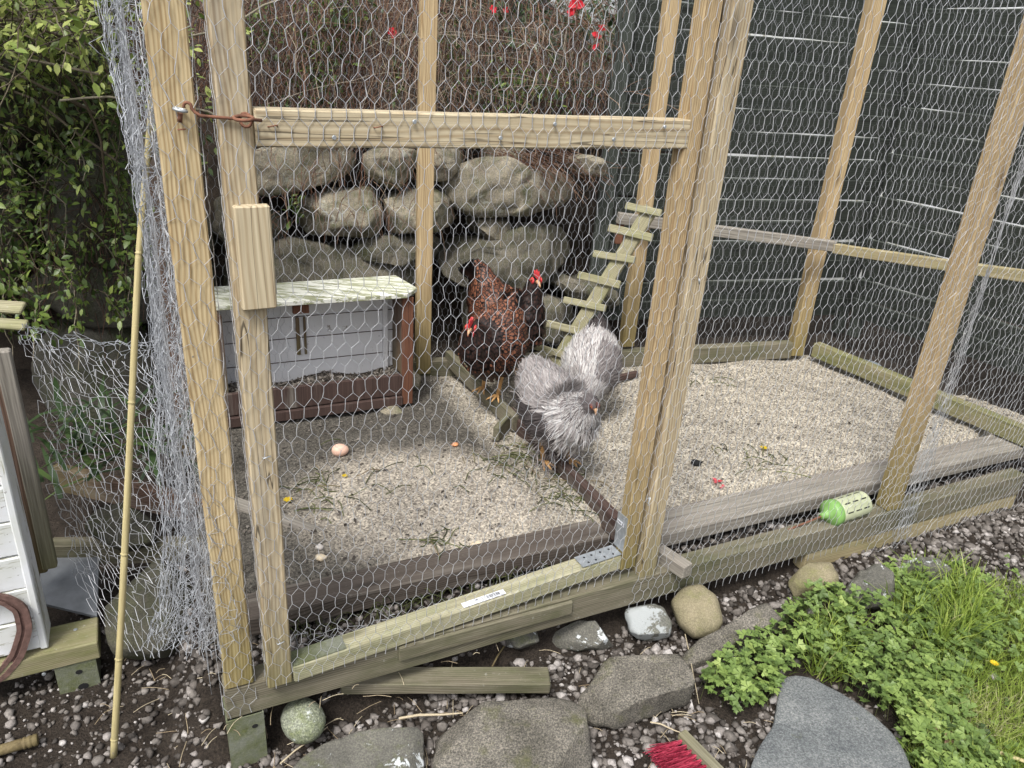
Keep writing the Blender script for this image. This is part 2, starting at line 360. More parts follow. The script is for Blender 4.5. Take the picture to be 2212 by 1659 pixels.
def floormat():
    m, t, b = nodes('run_floor', .95, .15); tc = N(t, 'ShaderNodeTexCoord').outputs['Object']
    big = noise(t, tc, 2.3, 5, .6); mid = noise(t, tc, 14, 5, .65); fine = noise(t, tc, 330, 3, .75)
    vo = N(t, 'ShaderNodeTexVoronoi', i_Scale=170.0); t.links.new(tc, vo.inputs['Vector'])
    sx = N(t, 'ShaderNodeSeparateXYZ'); t.links.new(tc, sx.inputs[0])
    # paler shell gravel to the right of the dividing board; grey soil darkened for shadow, and sand, to its left
    lr = math_(t, 'SUBTRACT', math_(t, 'MULTIPLY', math_(t, 'ADD', math_(t, 'MULTIPLY', sx.outputs[0], .893), math_(t, 'MULTIPLY', sx.outputs[1], .449)), 9.0), 9.4, True)
    d = N(t, 'ShaderNodeVectorMath', operation='DISTANCE'); t.links.new(mapping(t, tc, (1, 1.25, 0)), d.inputs[0]); d.inputs[1].default_value = (-.24, 2.12*1.25, 0)
    sand = ramp(t, math_(t, 'ADD', d.outputs['Value'], math_(t, 'MULTIPLY', mid, .25)), [(.44, (1, 1, 1)), (.66, (0, 0, 0))])
    left = mixc(t, sand, mixc(t, mid, (.085, .078, .067), (.17, .157, .135)), mixc(t, mid, (.46, .41, .34), (.60, .54, .45)))
    right = ramp(t, mid, [(.3, (.40, .36, .295)), (.7, (.57, .52, .43))])
    c = mixc(t, lr, left, right)
    c = mixc(t, .8, c, ramp(t, vo.outputs['Color'], [(.2, (.35, .34, .33)), (.55, (.85, .85, .85)), (.9, (1.5, 1.48, 1.42))]), 'MULTIPLY')
    c = mixc(t, .5, c, ramp(t, fine, [(.3, (.4, .4, .4)), (.7, (1.4, 1.4, 1.4))]), 'MULTIPLY')
    t.links.new(c, b.inputs['Base Color']); bump(t, b, math_(t, 'ADD', vo.outputs['Distance'], fine), .8, .004); return m
def fz(x, y):
    P = np.stack([x, y, 0*x], -1).reshape(-1, 3)
    z = (vnoise(P, 5, 3)*.016+vnoise(P, 16, 4)*.007).reshape(x.shape)
    z += .05*np.exp(-((x-1.25)**2+(y-3.0)**2)/.25)-.012
    z += .015*np.exp(-((x+.17)**2+(y-2.2)**2)/.09)
    z -= .04*smooth((.30-side(x, y))/.03)
    return z
V, F = grid('run_floor', np.arange(-1.3, 2.9, .025), np.arange(1.2, 3.95, .025), fz, None)
keep = [inpoly(*V[f].mean(0)[:2], PEN) and side(*V[f].mean(0)[:2]) > (.27 if along(*V[f].mean(0)[:2]) > .1 else .2) for f in F]; F = F[np.array(keep)]
used, inv = np.unique(F, return_inverse=True); V = V[used]; F = inv.reshape(F.shape)
tag(meshobj('run_floor', V, F, floormat(), smooth=True), kind='structure')
ICO = None
def ico(sub=1):
    bm = bmesh.new(); bmesh.ops.create_icosphere(bm, subdivisions=sub, radius=1); v = np.array([x.co[:] for x in bm.verts]); f = np.array([[q.index for q in p.verts] for p in bm.faces]); bm.free(); return v, f
I1, I2 = ico(1), ico(2)
# angular pebbles round the front of the run
def pebbles(name, P, size, mat, label=None, kind='stuff', sub=I1, flat=.6, par=None):
    n = len(P); k = 6; gi = RS.randint(0, k, n); VV = []; FF = []; RR = []; off = 0
    for g in range(k):
        s = gi == g
        if not s.any(): continue
        tv = sub[0]*(1+.28*RS.normal(size=(len(sub[0]), 1))).clip(.6, 1.5)*np.array([1, .72+.3*RS.rand(), flat+.2*RS.rand()])
        a = RS.rand(s.sum())*6.28; R0 = randrot(s.sum()); tilt = .35
        Rz = np.zeros((s.sum(), 3, 3)); Rz[:, 0, 0] = np.cos(a); Rz[:, 0, 1] = -np.sin(a); Rz[:, 1, 0] = np.sin(a); Rz[:, 1, 1] = np.cos(a); Rz[:, 2, 2] = 1
        mixs = RS.rand(s.sum()) < .35; Rz[mixs] = R0[mixs]
        V_, F_, r_, _ = batch(tv, sub[1], Rz*size[s][:, None, None], P[s], RS.rand(s.sum()))
        VV.append(V_); FF.append(F_+off); RR.append(r_); off += len(V_)
    return tag(meshobj(name, np.concatenate(VV), np.concatenate(FF), mat, par, rnd=np.concatenate(RR)), label, kind and (label and 'gravel'), None, kind)
def poly_px(p, poly): return inpoly(*proj(p), poly)
WEED = [(1500, 1500), (1560, 1440), (1640, 1390), (1705, 1330), (1745, 1300), (1800, 1310), (1860, 1300), (1915, 1250), (1960, 1215), (2060, 1225), (2130, 1290), (2230, 1320), (2500, 1500), (2600, 2200), (1990, 1900), (1950, 1640), (1910, 1570), (1830, 1500), (1740, 1460), (1690, 1468), (1640, 1560), (1570, 1560), (1510, 1520)]
pts = []; sz = []
while len(pts) < 34000:
    x, y = RS.uniform(-1.3, 3.0), RS.uniform(.75, 3.0); s = side(x, y); u = along(x, y)
    if s > .02 and u > -.05 and not (.07 < s < .31 and RS.rand() < .8): continue
    if s > .75: continue
    if u < -.12 and RS.rand() < .5: continue
    if poly_px((x, y, float(gz(x, y))), WEED) and RS.rand() < .93: continue
    if RS.rand() < .08*math.sin(x*9+y*7): continue
    pts.append((x, y)); sz.append(RS.choice([.0035, .0055, .0085, .0125, .0165], p=[.27, .29, .24, .15, .05])*RS.uniform(.8, 1.2)*(1 if u > -.2 else .8))
pts = np.array(pts); sz = np.array(sz)
P3_ = np.column_stack([pts, gz(pts[:, 0], pts[:, 1])+sz*.35])
M['pebble'] = attrmat('pebble', [(0, (.065, .057, .05)), (.35, (.145, .128, .115)), (.65, (.225, .204, .185)), (.88, (.33, .30, .28)), (.985, (.52, .49, .47))], .85, var=.5, scale=130)
pebbles('gravel', P3_, sz, M['pebble'], 'loose dark purple grey stone chippings in front of the run')
# shell grit on the run floor
pts = []; tone = []
while len(pts) < 26000:
    x, y = RS.uniform(-1.2, 2.7), RS.uniform(1.4, 3.85)
    if not inpoly(x, y, PEN) or side(x, y) < .30: continue
    r = x*.893+y*.449 > 1.06
    if not r and RS.rand() < (.75 if math.hypot(x+.24, (y-2.12)*1.25) < .45 else .45): continue
    pts.append((x, y)); tone.append(r)
pts = np.array(pts); tone = np.array(tone); sz = RS.uniform(.0013, .0042, len(pts))*np.where(tone, 1.15, .85)
tet = (np.array([[1, 0, 0], [-1, .2, 0], [0, 1, .1], [.1, -.9, 0], [0, 0, .8], [0, 0, -.8]]), np.array([[0, 2, 4], [2, 1, 4], [1, 3, 4], [3, 0, 4]]))
Rz = randrot(len(pts)); Rz = Rz*sz[:, None, None]
V_, F_, r_, _ = batch(tet[0], tet[1], Rz, np.column_stack([pts, fz(pts[:, 0], pts[:, 1])+.001]), np.clip(RS.rand(len(pts))*.75+tone*.25-.30*(~tone)*(np.hypot(pts[:, 0]+.24, (pts[:, 1]-2.12)*1.25) > .42), 0, 1))  # left grit outside the sand is darkened to stand for shadow
M['grit'] = attrmat('shell_grit', [(0, (.05, .045, .04)), (.4, (.16, .145, .125)), (.7, (.35, .32, .27)), (1, (.60, .56, .48))], .9, var=.3)
tag(meshobj('shell_grit', V_, F_, M['grit'], rnd=r_), 'coarse pale shell grit strewn over the run floor', 'grit', None, 'stuff')

# ------------------------------------------------------------------ run frame
run = empty('chicken_run', PT(FP, .03, 0, -.1), 'timber framed chicken run covered in galvanised hexagonal wire netting', 'chicken run')
NF = (-FP[1][1], FP[1][0], 0); ND = (-DP[1][1], DP[1][0], 0)
def vpost(pl, u0, u1, z0, z1, t, mat, nd, par, name='post', s=0, seed=0):
    return timber(name, PT(pl, (u0+u1)/2, s, z0), PT(pl, (u0+u1)/2, s, z1), u1-u0, t, nd, mat, par, seed=seed)
TOP = 1.72
vpost(FP, .003, .067, -.022, TOP, .05, M['pine'], NF, run, seed=1)
vpost(FP, 1.166, 1.222, -.035, TOP, .055, M['pine_grey'], NF, run, s=.004, seed=2)
p3 = vpost(FP, 2.213, 2.278, -.024, TOP, .058, M['pine_orange'], NF, run, seed=3)
beam = timber('base_beam', PT(FP, .0, 0, -.070), PT(FP, 3.0, 0, -.070), .092, .06, NF, M['beam'], run, seed=4)
timber('base_beam', PT(FP, 1.86, .004, -.155), PT(FP, 3.0, .004, -.155), .072, .05, NF, M['lightbeam'], run, seed=5)
timber('batten', PT(FP, .42, -.012, -.052), PT(FP, .93, -.012, -.052), .045, .0115, NF, M['beam'], run, seed=6)
def horiz(name, p, q, h, t, mat, par, seed=0, back=True):     # p,q = top front edge points
    p, q = Vector(p), Vector(q); d = (q-p).normalized(); nb = Vector((-d.y, d.x, 0)); dz = Vector((0, 0, -h/2))
    return timber(name, p+dz, q+dz, h, t, nb, mat, par, seed=seed)
P4, P5, P6, PL = Vector((1.47, 3.71, 0)), Vector((.51, 3.47, 0)), Vector((-.43, 3.17, 0)), Vector((-1.20, 2.46, 0))
def bpost(p, d, w, t, z0, mat, seed, z1=TOP): # post by its front centre foot
    d = Vector((d[0], d[1], 0)).normalized(); nb = Vector((-d.y, d.x, 0))
    return timber('post', (p.x, p.y, z0), (p.x, p.y, z1), w, t, nb, mat, run, seed=seed)
bpost(P6+Vector((.02, 0, 0)), (.95, .3), .066, .05, .0, M['pine_orange'], 7)
bpost(Vector((.555, 3.47, 0)), (.95, .3), .066, .05, .09, M['pine_orange'], 8)
bpost(Vector((1.475, 3.70, 0)), (.8, .2), .07, .06, .02, M['pine_orange'], 9)
bpost(PL, (.9, .45), .065, .05, -.1, M['brown_trim'], 10)
horiz('base_beam', (-.47, 3.165, .055), (1.44, 3.69, .095), .085, .05, M['beam'], run, 11)
# right hand side beam, its inner face towards us
q0, q1 = Vector((1.545, 3.70, .10)), Vector((2.62, 2.00, .10)); dq = (q1-q0).normalized()
horiz('base_beam', q0, q0+dq*1.75, .075, .05, M['green_wood'], run, 12)
# perch rail on the inside
pa, pb, pc = onv(1338, 462, ((.5, 3.40), unit2(12))), onv(1780, 528, ((1.45, 3.66), (.5, -.86))), None
pl_r = ((1.47, 3.62), tuple(dq[:2]))
timber('perch_rail', pa-Vector((0, 0, .02)), (1.50, 3.60, onv(1775, 532, ((1.5, 3.60), (1, 0))).z), .05, .035, (-.2, 1, 0), M['grey_board'], run, seed=13)
e1, e2 = onv(1800, 530, pl_r), onv(2230, 592, pl_r)
timber('perch_rail', e1-Vector((0, 0, .015)), e2-Vector((0, 0, .015)), .045, .04, (.86, .5, 0), M['lightbeam'], run, seed=14)
timber('perch_bracket', pa+Vector((.015, .02, -.14)), pa+Vector((.015, .02, -.045)), .035, .03, (0, 1, 0), M['redwood'], run, seed=15)
# post shoe under the left end
def shoe(par, c, d, w, z0, z1, mat, holes=()):
    mb = MB(); d = Vector((d[0], d[1], 0)).normalized(); nb = Vector((-d.y, d.x, 0)); t = .003
    Mx = Matrix(((d.x, nb.x, 0, c[0]), (d.y, nb.y, 0, c[1]), (0, 0, 1, 0), (0, 0, 0, 1)))
    mb.add(*boxVF(-w/2, w/2, 0, t, z0, z1)); mb.add(*boxVF(w/2-t, w/2, t, w, z0, z1)); mb.add(*boxVF(-w/2, -w/2+t, t, w, z0, z1)); mb.add(*boxVF(-w/2+t, w/2-t, w-t, w, z0, z1))
    o = mb.obj('post_shoe', mat, par, Mx)
    for (hx, hz, r) in holes:
        vv = [(hx+r*math.cos(a), -.0015, hz+r*.8*math.sin(a)) for a in np.linspace(0, 6.283, 17)[:-1]]
        vv += [(x, .001, z) for x, _, z in vv]; ff = [list(range(16))]+[[i, (i+1) % 16, 16+(i+1) % 16, 16+i] for i in range(16)]
        meshobj('bolt_hole', vv, ff, M['black'], o, Mx)
    return o
shoe(run, PT(FP, .04, -.004, 0), FP[1], .085, -.30, -.118, M['zinc_green'], [(.02, -.155, .007)])

edge_later = []
# ------------------------------------------------------------------ hexagonal netting
CW, CP = .0275, .0385
def hexnet(fn, U0, U1, V0, V1, cw=CW, cp=CP, jit=.0015, seed=0, tw=.62, r1=.00090, r2=.00050, drop=None):
    r = np.random.RandomState(seed); nr = int((V1-V0)/cp); nc = int((U1-U0)/cw); nod = {}; S1 = []; S2 = []; d = cp*(1-tw)/2
    uv = []; idx = {}
    def node(i, k, top):
        key = (i, k, top)
        if key not in idx:
            u = U0+(i+.5*(k % 2))*cw+r.normal()*jit; v = V0+k*cp+(cp-d if top else d)+r.normal()*jit*.8
            idx[key] = len(uv); uv.append((u, v))
        return idx[key]
    for k in range(nr):
        for i in range(nc+1):
            if drop and drop(U0+(i+.5*(k % 2))*cw, V0+(k+.5)*cp): continue
            a, b = node(i, k, 0), node(i, k, 1); S1.append((a, b))
            if k < nr-1:
                for j in ((i, i+1) if k % 2 else (i-1, i)):
                    if 0 <= j <= nc:
                        if drop and drop(U0+(j+.5*((k+1) % 2))*cw, V0+(k+1.5)*cp): continue
                        S2.append((b, node(j, k+1, 0)))
    P = fn(np.array(uv)); S1 = np.array(S1); S2 = np.array(S2)
    # a twist is drawn as a slightly kinked pair so it catches the light unevenly
    A, B = P[S1[:, 0]], P[S1[:, 1]]; mid = (A+B)/2+r.normal(size=A.shape)*.0006
    v1, f1 = tubes(np.concatenate([np.stack([A, mid], 1), np.stack([mid, B], 1)]), r1, 4)
    v2, f2 = tubes(P[S2], r2, 3)
    return np.concatenate([v1, v2]), np.concatenate([f1, f2+len(v1)])
def flatnet(pl, s, wav=.004, seed=0, warp=None):
    p, d = pl
    def fn(uv):
        u, v = uv[:, 0].copy(), uv[:, 1].copy()
        q = np.column_stack([u, v, 0*u]); ss = s+wav*vnoise(q, 6, seed+5)*1.0
        u = u+.006*vnoise(q, 4, seed+6)+.0022*vnoise(q, 15, seed+9); v = v+.006*vnoise(q, 5, seed+7)+.002*vnoise(q, 14, seed+8)
        if warp: u, v, ss = warp(u, v, ss)
        return np.column_stack([p[0]+d[0]*u-d[1]*ss, p[1]+d[1]*u+d[0]*ss, v])
    return fn
def net(name, fn, U0, U1, V0, V1, par, **k):
    mt = M[k.pop('mat', 'wire')]; V, F = hexnet(fn, U0, U1, V0, V1, **k); return meshobj(name, V, F, mt, par)
# front left post, right of the gate, back and sides
def wrapL(u, v, ss):
    return np.maximum(u, -.006)+np.where(u > .07, (.07-u)*.9, 0), v, ss+np.where(u < 0, -u*.9, 0)+np.where(u > .07, (u-.07), 0)
net('wire_netting', flatnet(FP, -.004, .001, 1, wrapL), -.03, .10, -.12, TOP, run, seed=1, jit=.003)
def warpR(u, v, ss):
    k = np.exp(-((u-2.30)/.16)**2); u = u-.10*k*np.sign(u-2.30)*np.minimum(1, np.abs(u-2.30)/.05)*np.clip(1.0-v*.5, 0, 1)
    return u, v, ss-.012*k
netR = flatnet(FP, -.006, .004, 2, warpR)
net('wire_netting', netR, 1.135, 2.36, -.14, TOP, run, seed=2)
net('wire_netting', flatnet(FP, -.014, .006, 3, warpR), 2.10, 3.0, -.20, TOP, run, seed=3, jit=.0035, cw=.027)
def plane2(a, b):
    d = Vector((b[0]-a[0], b[1]-a[1])); L = d.length; return ((a[0], a[1]), (d.x/L, d.y/L)), L
def backnet(a, b, z0, seed, off=.055, cw=.0275):
    pl, L = plane2(a, b); net('wire_netting', flatnet(pl, off, .006, seed), 0, L, z0, TOP, run, seed=seed, r1=.00062, r2=.00038, cw=cw, mat='wire_old')
backnet(P6, P5+Vector((.0, 0, 0)), .02, 4); backnet(P5, P4, .03, 5); backnet(PL, P6, -.05, 6)
backnet((q0.x, q0.y), (q0+dq*1.75)[:2], .06, 7)
backnet((-.60, 1.33), PL[:2], -.05, 8)

# ------------------------------------------------------------------ gate
gate = empty('gate', PT(DP, -.02, 0, -.03), 'pale timber gate with a wide cross rail and wire netting front', 'gate')
vpost(DP, -.053, .003, -.030, TOP, .048, M['pine_grey'], ND, gate, 'stile', seed=20)
vpost(DP, .955, 1.006, .004, TOP, .040, M['pine_orange'], ND, gate, 'stile', seed=21)
vpost(DP, .955, 1.011, 1.31, TOP-.01, .0, M['pine'], ND, gate, 'stile', seed=21) if False else None
sill = timber('sill', PT(DP, .005, .001, -.012), PT(DP, .954, .001, .035), .048, .055, ND, M['sill'], gate, seed=22)
rail = timber('cross_rail', PT(DP, .0045, -.003, 1.2305), PT(DP, .964, -.003, 1.233), .064, .045, ND, M['rail'], gate, seed=23)
blk = timber('grip_block', onv(560, 662, DP)+Vector(ND)*-.022-Vector((0, 0, .0)), onv(541, 440, DP)+Vector(ND)*-.022, .062, .021, ND, M['rail'], gate, seed=24)
gdrop = None
def gwrap(u, v, ss):
    return np.maximum(u, -.056)+0*u, v, ss+np.where(u < -.053, (-.053-u)*.9, 0)
net('wire_netting', flatnet(DP, -.006, .0025, 21, gwrap), -.10, 1.02, -.03, TOP, gate, seed=21)
net('loose_wire', flatnet(DP, .075, .02, 22), .03, .94, -.03, .03, gate, seed=22, cp=.02, jit=.008, r1=.0007, r2=.0006)
# rail nails with pale heads, staples
def disc(name, c, r, t, nrm, mat, par, seg=12):
    n = Vector(nrm).normalized(); x = n.orthogonal().normalized(); y = n.cross(x); c = Vector(c); V = []; F = []
    for k, (h, rr) in enumerate(((0, r), (t*.6, r), (t, r*.8))):
        for i in range(seg): a = 2*math.pi*i/seg; V.append(c+(x*math.cos(a)+y*math.sin(a))*rr+n*h)
    for k in range(2):
        for i in range(seg): j = (i+1) % seg; F.append([k*seg+i, k*seg+j, (k+1)*seg+j, (k+1)*seg+i])
    F.append([2*seg+i for i in range(seg)]); return meshobj(name, V, F, mat, par)
fr = -Vector(ND)
for (x, y) in [(719, 296), (892, 262), (1077, 297), (1194, 267), (1321, 300), (1431, 273)]:
    disc('nail', onv(x, y, DP)+fr*.008, .0042, .0025, fr, M['zinc'], gate)
def wirepart(name, pts, r, mat, par, sides=8): V, F = polytube(pts, r, sides); return meshobj(name, V, F, mat, par, smooth=True)
for (x, y) in [(588, 273), (815, 275), (575, 985), (605, 1385)]:
    c = onv(x, y, DP)+fr*.009; d = Vector((DP[1][0], DP[1][1], 0)); wirepart('staple', [c-d*.008-fr*.006, c-d*.007, c+d*.007+Vector((0, 0, .003)), c+d*.008-fr*.006], .0013, M['rust'] if y < 500 else M['zinc'], gate, 6)
# hook and eyes
hz = onv(395, 228, FP)+fr*.016; hv = onv(528, 258, DP)+fr*.012
pth = []
for k in range(9):
    a = math.radians(200-k*27); pth.append(hz+Vector((.006+.0065*math.cos(a), 0, .0+.0065*math.sin(a))))
p0 = hz+Vector((.026, 0, -.013)); pth += [hz+Vector((.017, .0, -.008)), p0]; 
for k in range(1, 9): pth.append(p0.lerp(hv-Vector((.012, 0, -.001)), k/8))
for k in range(12):
    a = math.radians(180-k*31); pth.append(hv+Vector((.010*math.cos(a), 0, .011*math.sin(a))))
wirepart('latch_hook', pth, .0027, M['rust'], gate)
wirepart('screw_eye', [hv+Vector((0, -.010, .004))+Vector((.016*math.cos(a), .009*math.sin(a), .003*math.sin(a))) for a in np.linspace(0, 6.0, 14)]+[hv+Vector((.022, .012, 0))], .0030, M['rust'], gate)
e = onv(392, 236, FP)
wirepart('screw_eye', [e+fr*.014+Vector((-.010*math.cos(a)-.004, -.008*math.sin(a), .002*math.cos(a))) for a in np.linspace(0, 6.1, 12)], .0028, M['zinc'], run)
wirepart('screw', [onv(388, 243, FP)+fr*.012, onv(387, 262, FP)+fr*.009], .0042, M['rust'], run)
wirepart('staple', [onv(382, 279, FP)+fr*.008, onv(400, 278, FP)+fr*.008], .0013, M['rust'], run, 6)
# corner brackets, hinge, stickers
def plate(name, c4, t, mat, par):
    c = [Vector(q) for q in c4]; n = (c[1]-c[0]).cross(c[3]-c[0]).normalized()*t
    V = c+[q+n for q in c]; F = [[0, 1, 2, 3], [7, 6, 5, 4]]+[[i, 4+i, 4+(i+1) % 4, (i+1) % 4] for i in range(4)]
    return meshobj(name, V, F, mat, par)
def sz_(u): return .012+.0495*(u/.95)          # sill top height
b1 = plate('corner_bracket', [PT(DP, .82, .003, sz_(.82)+.001), PT(DP, .952, .003, sz_(.952)+.001), PT(DP, .952, .052, sz_(.952)+.001), PT(DP, .82, .052, sz_(.82)+.001)], .0018, M['zinc'], gate)
plate('corner_bracket', [PT(DP, .9545, .003, .07), PT(DP, .9545, .048, .07), PT(DP, .9545, .048, .185), PT(DP, .9545, .003, .185)], .0018, M['zinc'], gate)
b3 = plate('corner_bracket', [PT(DP, .005, .003, sz_(.005)+.001), PT(DP, .135, .003, sz_(.135)+.001), PT(DP, .135, .052, sz_(.135)+.001), PT(DP, .005, .052, sz_(.005)+.001)], .0018, M['zinc_green'], gate)
for u in (.845, .87, .90, .93):
    for s in (.014, .038): disc('bracket_hole', PT(DP, u, s, sz_(u)+.0031), .0035, .0006, (0, 0, 1), M['black'], b1)
hg = wirepart('hinge', [onv(1404, 1071, DP)+fr*.004, onv(1402, 1118, DP)+fr*.004], .0075, M['zinc'], gate, 10)
for k in range(4):
    q = onv(1403, 1084+k*4, DP)+fr*.004; wirepart('hinge_ring', [q, q-Vector((0, 0, .0022))], .0083, M['zinc'], hg, 10)
def sticker(c0, du, dv, wid, hei, par, nrm, bars):
    n = Vector(nrm).normalized()*.0008; q = Vector(c0); U = Vector(du).normalized(); W = Vector(dv).normalized()
    st = plate('barcode_sticker', [q, q+U*wid, q+U*wid+W*hei, q+W*hei], .0006, M['white_sticker'], par)
    mb = MB()
    for (a, b, lo, hi) in bars:
        p = [q+U*(wid*a)+W*(hei*lo)+n*1.6, q+U*(wid*b)+W*(hei*lo)+n*1.6, q+U*(wid*b)+W*(hei*hi)+n*1.6, q+U*(wid*a)+W*(hei*hi)+n*1.6]
        mb.add(p, [[0, 1, 2, 3]])
    mb.obj('printed_bars', M['ink'], st)
bars = [(.30, .305, .45, .85), (.315, .32, .45, .85), (.33, .345, .5, .8), (.35, .365, .45, .8), (.46, .468, .35, .9), (.475, .48, .35, .8), (.5, .505, .3, .5)]
x = .56
rb = random.Random(3)
while x < .90: wd = rb.choice([.004, .007, .012]); bars.append((x, x+wd, .22, .82)); x += wd+rb.choice([.006, .009, .014])
bars += [(.12+i*.012, .126+i*.012, .3, .42) for i in range(4)]+[(.60+i*.035, .615+i*.035, .08, .15) for i in range(8)]
u0, u1 = .45, .565
sd_ = (PT(DP, u1, 0, sz_(u1))-PT(DP, u0, 0, sz_(u0)))
sticker(PT(DP, u0, .004, sz_(u0)+.0015), sd_, ND, .125, .019, gate, (0, 0, 1), bars)
bst = [(.1+i*.09, .13+i*.09+(.02 if i % 2 else 0), .25, .8) for i in range(9)]
sticker(PT(DP, .9522, .012, .150), ND, (0, 0, 1), .033, .012, gate, fr*1+Vector(DP[1]+(0,))*-1, [])
mb = MB(); q = PT(DP, .9515, .012, .150)
for a, b, lo, hi in [(.05, .12, .2, .85), (.05, .3, .7, .85), (.05, .26, .45, .58), (.05, .3, .2, .33), (.40, .46, .3, .8), (.5, .54, .3, .8), (.58, .66, .3, .8), (.70, .73, .3, .8), (.78, .86, .3, .8), (.9, .93, .3, .8)]:
    p = [q+Vector(ND)*(.033*s_)+Vector((0, 0, .012*z_)) for s_, z_ in ((a, lo), (b, lo), (b, hi), (a, hi))]; mb.add(p, [[0, 1, 2, 3]])
mb.obj('printed_letter', M['ink'], gate)
# faint grade stamp on the hinge post, drawn as small ink strokes
mb = MB(); d_ = Vector(FP[1]+(0,)); q = onv(1496, 607, FP)+fr*.0012
def stroke(x0, z0, x1, z1, wd=.0009):
    a, b = q+d_*x0+Vector((0, 0, z0)), q+d_*x1+Vector((0, 0, z1)); t_ = (b-a).normalized(); o_ = t_.cross(fr)*wd/2; mb.add([a-o_, b-o_, b+o_, a+o_], [[0, 1, 2, 3]])
gl = {'S': [(1, 1, 0, 1), (0, 1, 0, .5), (0, .5, 1, .5), (1, .5, 1, 0), (1, 0, 0, 0)], 'T': [(0, 1, 1, 1), (.5, 1, .5, 0)], '-': [(.2, .5, .8, .5)], 'I': [(.5, 0, .5, 1)], 'F': [(0, 0, 0, 1), (0, 1, 1, 1), (0, .5, .7, .5)], 'E': [(0, 0, 0, 1), (0, 1, 1, 1), (0, .5, .8, .5), (0, 0, 1, 0)], 'H': [(0, 0, 0, 1), (1, 0, 1, 1), (0, .5, 1, .5)]}
for i, ch in enumerate('STFI'):
    for (a, b, c, e_) in gl[ch]: stroke(i*.0085+a*.005, b*.009, i*.0085+c*.005, e_*.009)
for k in range(5): stroke(.036, k*.003-.001, .045, k*.003-.001)
mb.obj('ink_stamp', simple('faded_stamp', (.16, .11, .07), .9, bmp=0), run)
wirepart('staple', [onv(1506, 612, FP)+fr*.008, onv(1505, 600, FP)+fr*.009], .002, M['zinc'], run, 6)

# ------------------------------------------------------------------ loose boards inside and outside the run
def board(name, p, q, w, t, mat, label, top=True, seed=0, group=None):
    """p,q = ends on the top surface's front edge; lies flat"""
    p, q = Vector(p), Vector(q); d = (q-p).normalized(); nb = Vector((-d.y, d.x, 0)).normalized(); mid = nb*(w/2)
    return tag(timber(name, p+mid, q+mid, w, t, (0, 0, -1), mat, None, seed=seed), label, 'board', group)
board('edging_board', onz(536, 1338, .0), onz(1318, 1158, .0), .105, .06, M['old_board'], 'dark weathered board laid on the ground just inside the gate', seed=30, group='edging boards round the grit')
board('edging_board', onz(1424, 1158, .0), onz(2235, 962, .02), .13, .05, M['grey_board'], 'long silver grey board on the ground behind the green plastic holder', seed=31, group='edging boards round the grit')
def edge(name, p, q, h, t, mat, label, seed=0, group=None):
    p, q = Vector(p), Vector(q); d = (q-p).normalized(); nb = Vector((-d.y, d.x, 0)); dz = Vector((0, 0, -h/2))
    return tag(timber(name, p+dz, q+dz, h, t, nb, mat, None, seed=seed), label, 'board', group)
edge('divider_board', onz(1092, 880, .045), onz(1328, 1118, .045), .09, .032, M['brown_board'], 'thin brown board on edge running from the grey hen to the gate hinge', 32, 'edging boards round the grit')
edge('divider_board', onz(962, 757, .10), onz(1108, 900, .06), .07, .03, M['beam'], 'green grey board on edge under the brown hens', 33, 'edging boards round the grit')
edge('wood_offcut', onz(1078, 925, .05), onz(1112, 885, .06), .06, .025, M['beam'], 'short grey green batten meeting the divider board beside the grey hen', 34)
edge('divider_board', onz(1290, 822, .03), onz(1380, 803, .03), .03, .02, M['brown_board'], 'narrow dark strip of wood sunk in the grit near the far beam', 35, 'edging boards round the grit')
edge('edging_board', onz(455, 1075, .0), onz(685, 1160, -.01), .07, .05, M['grey_board'], 'short grey brown board inside the run between the gate stile and pebbles', 36, 'edging boards round the grit')
board('loose_plank', onz(735, 1481, -.165), onz(1190, 1479, -.165), .065, .035, M['beam'], 'green stained plank lying on the soil under the base beam', seed=37)
tag(timber('wood_offcut', onz(1424, 1180, .02), onz(1487, 1222, .02), .04, .045, (0, 0, -1), M['grey_board'], None, seed=38), 'small square offcut across the base beam beside the hinge post', 'wood offcut')

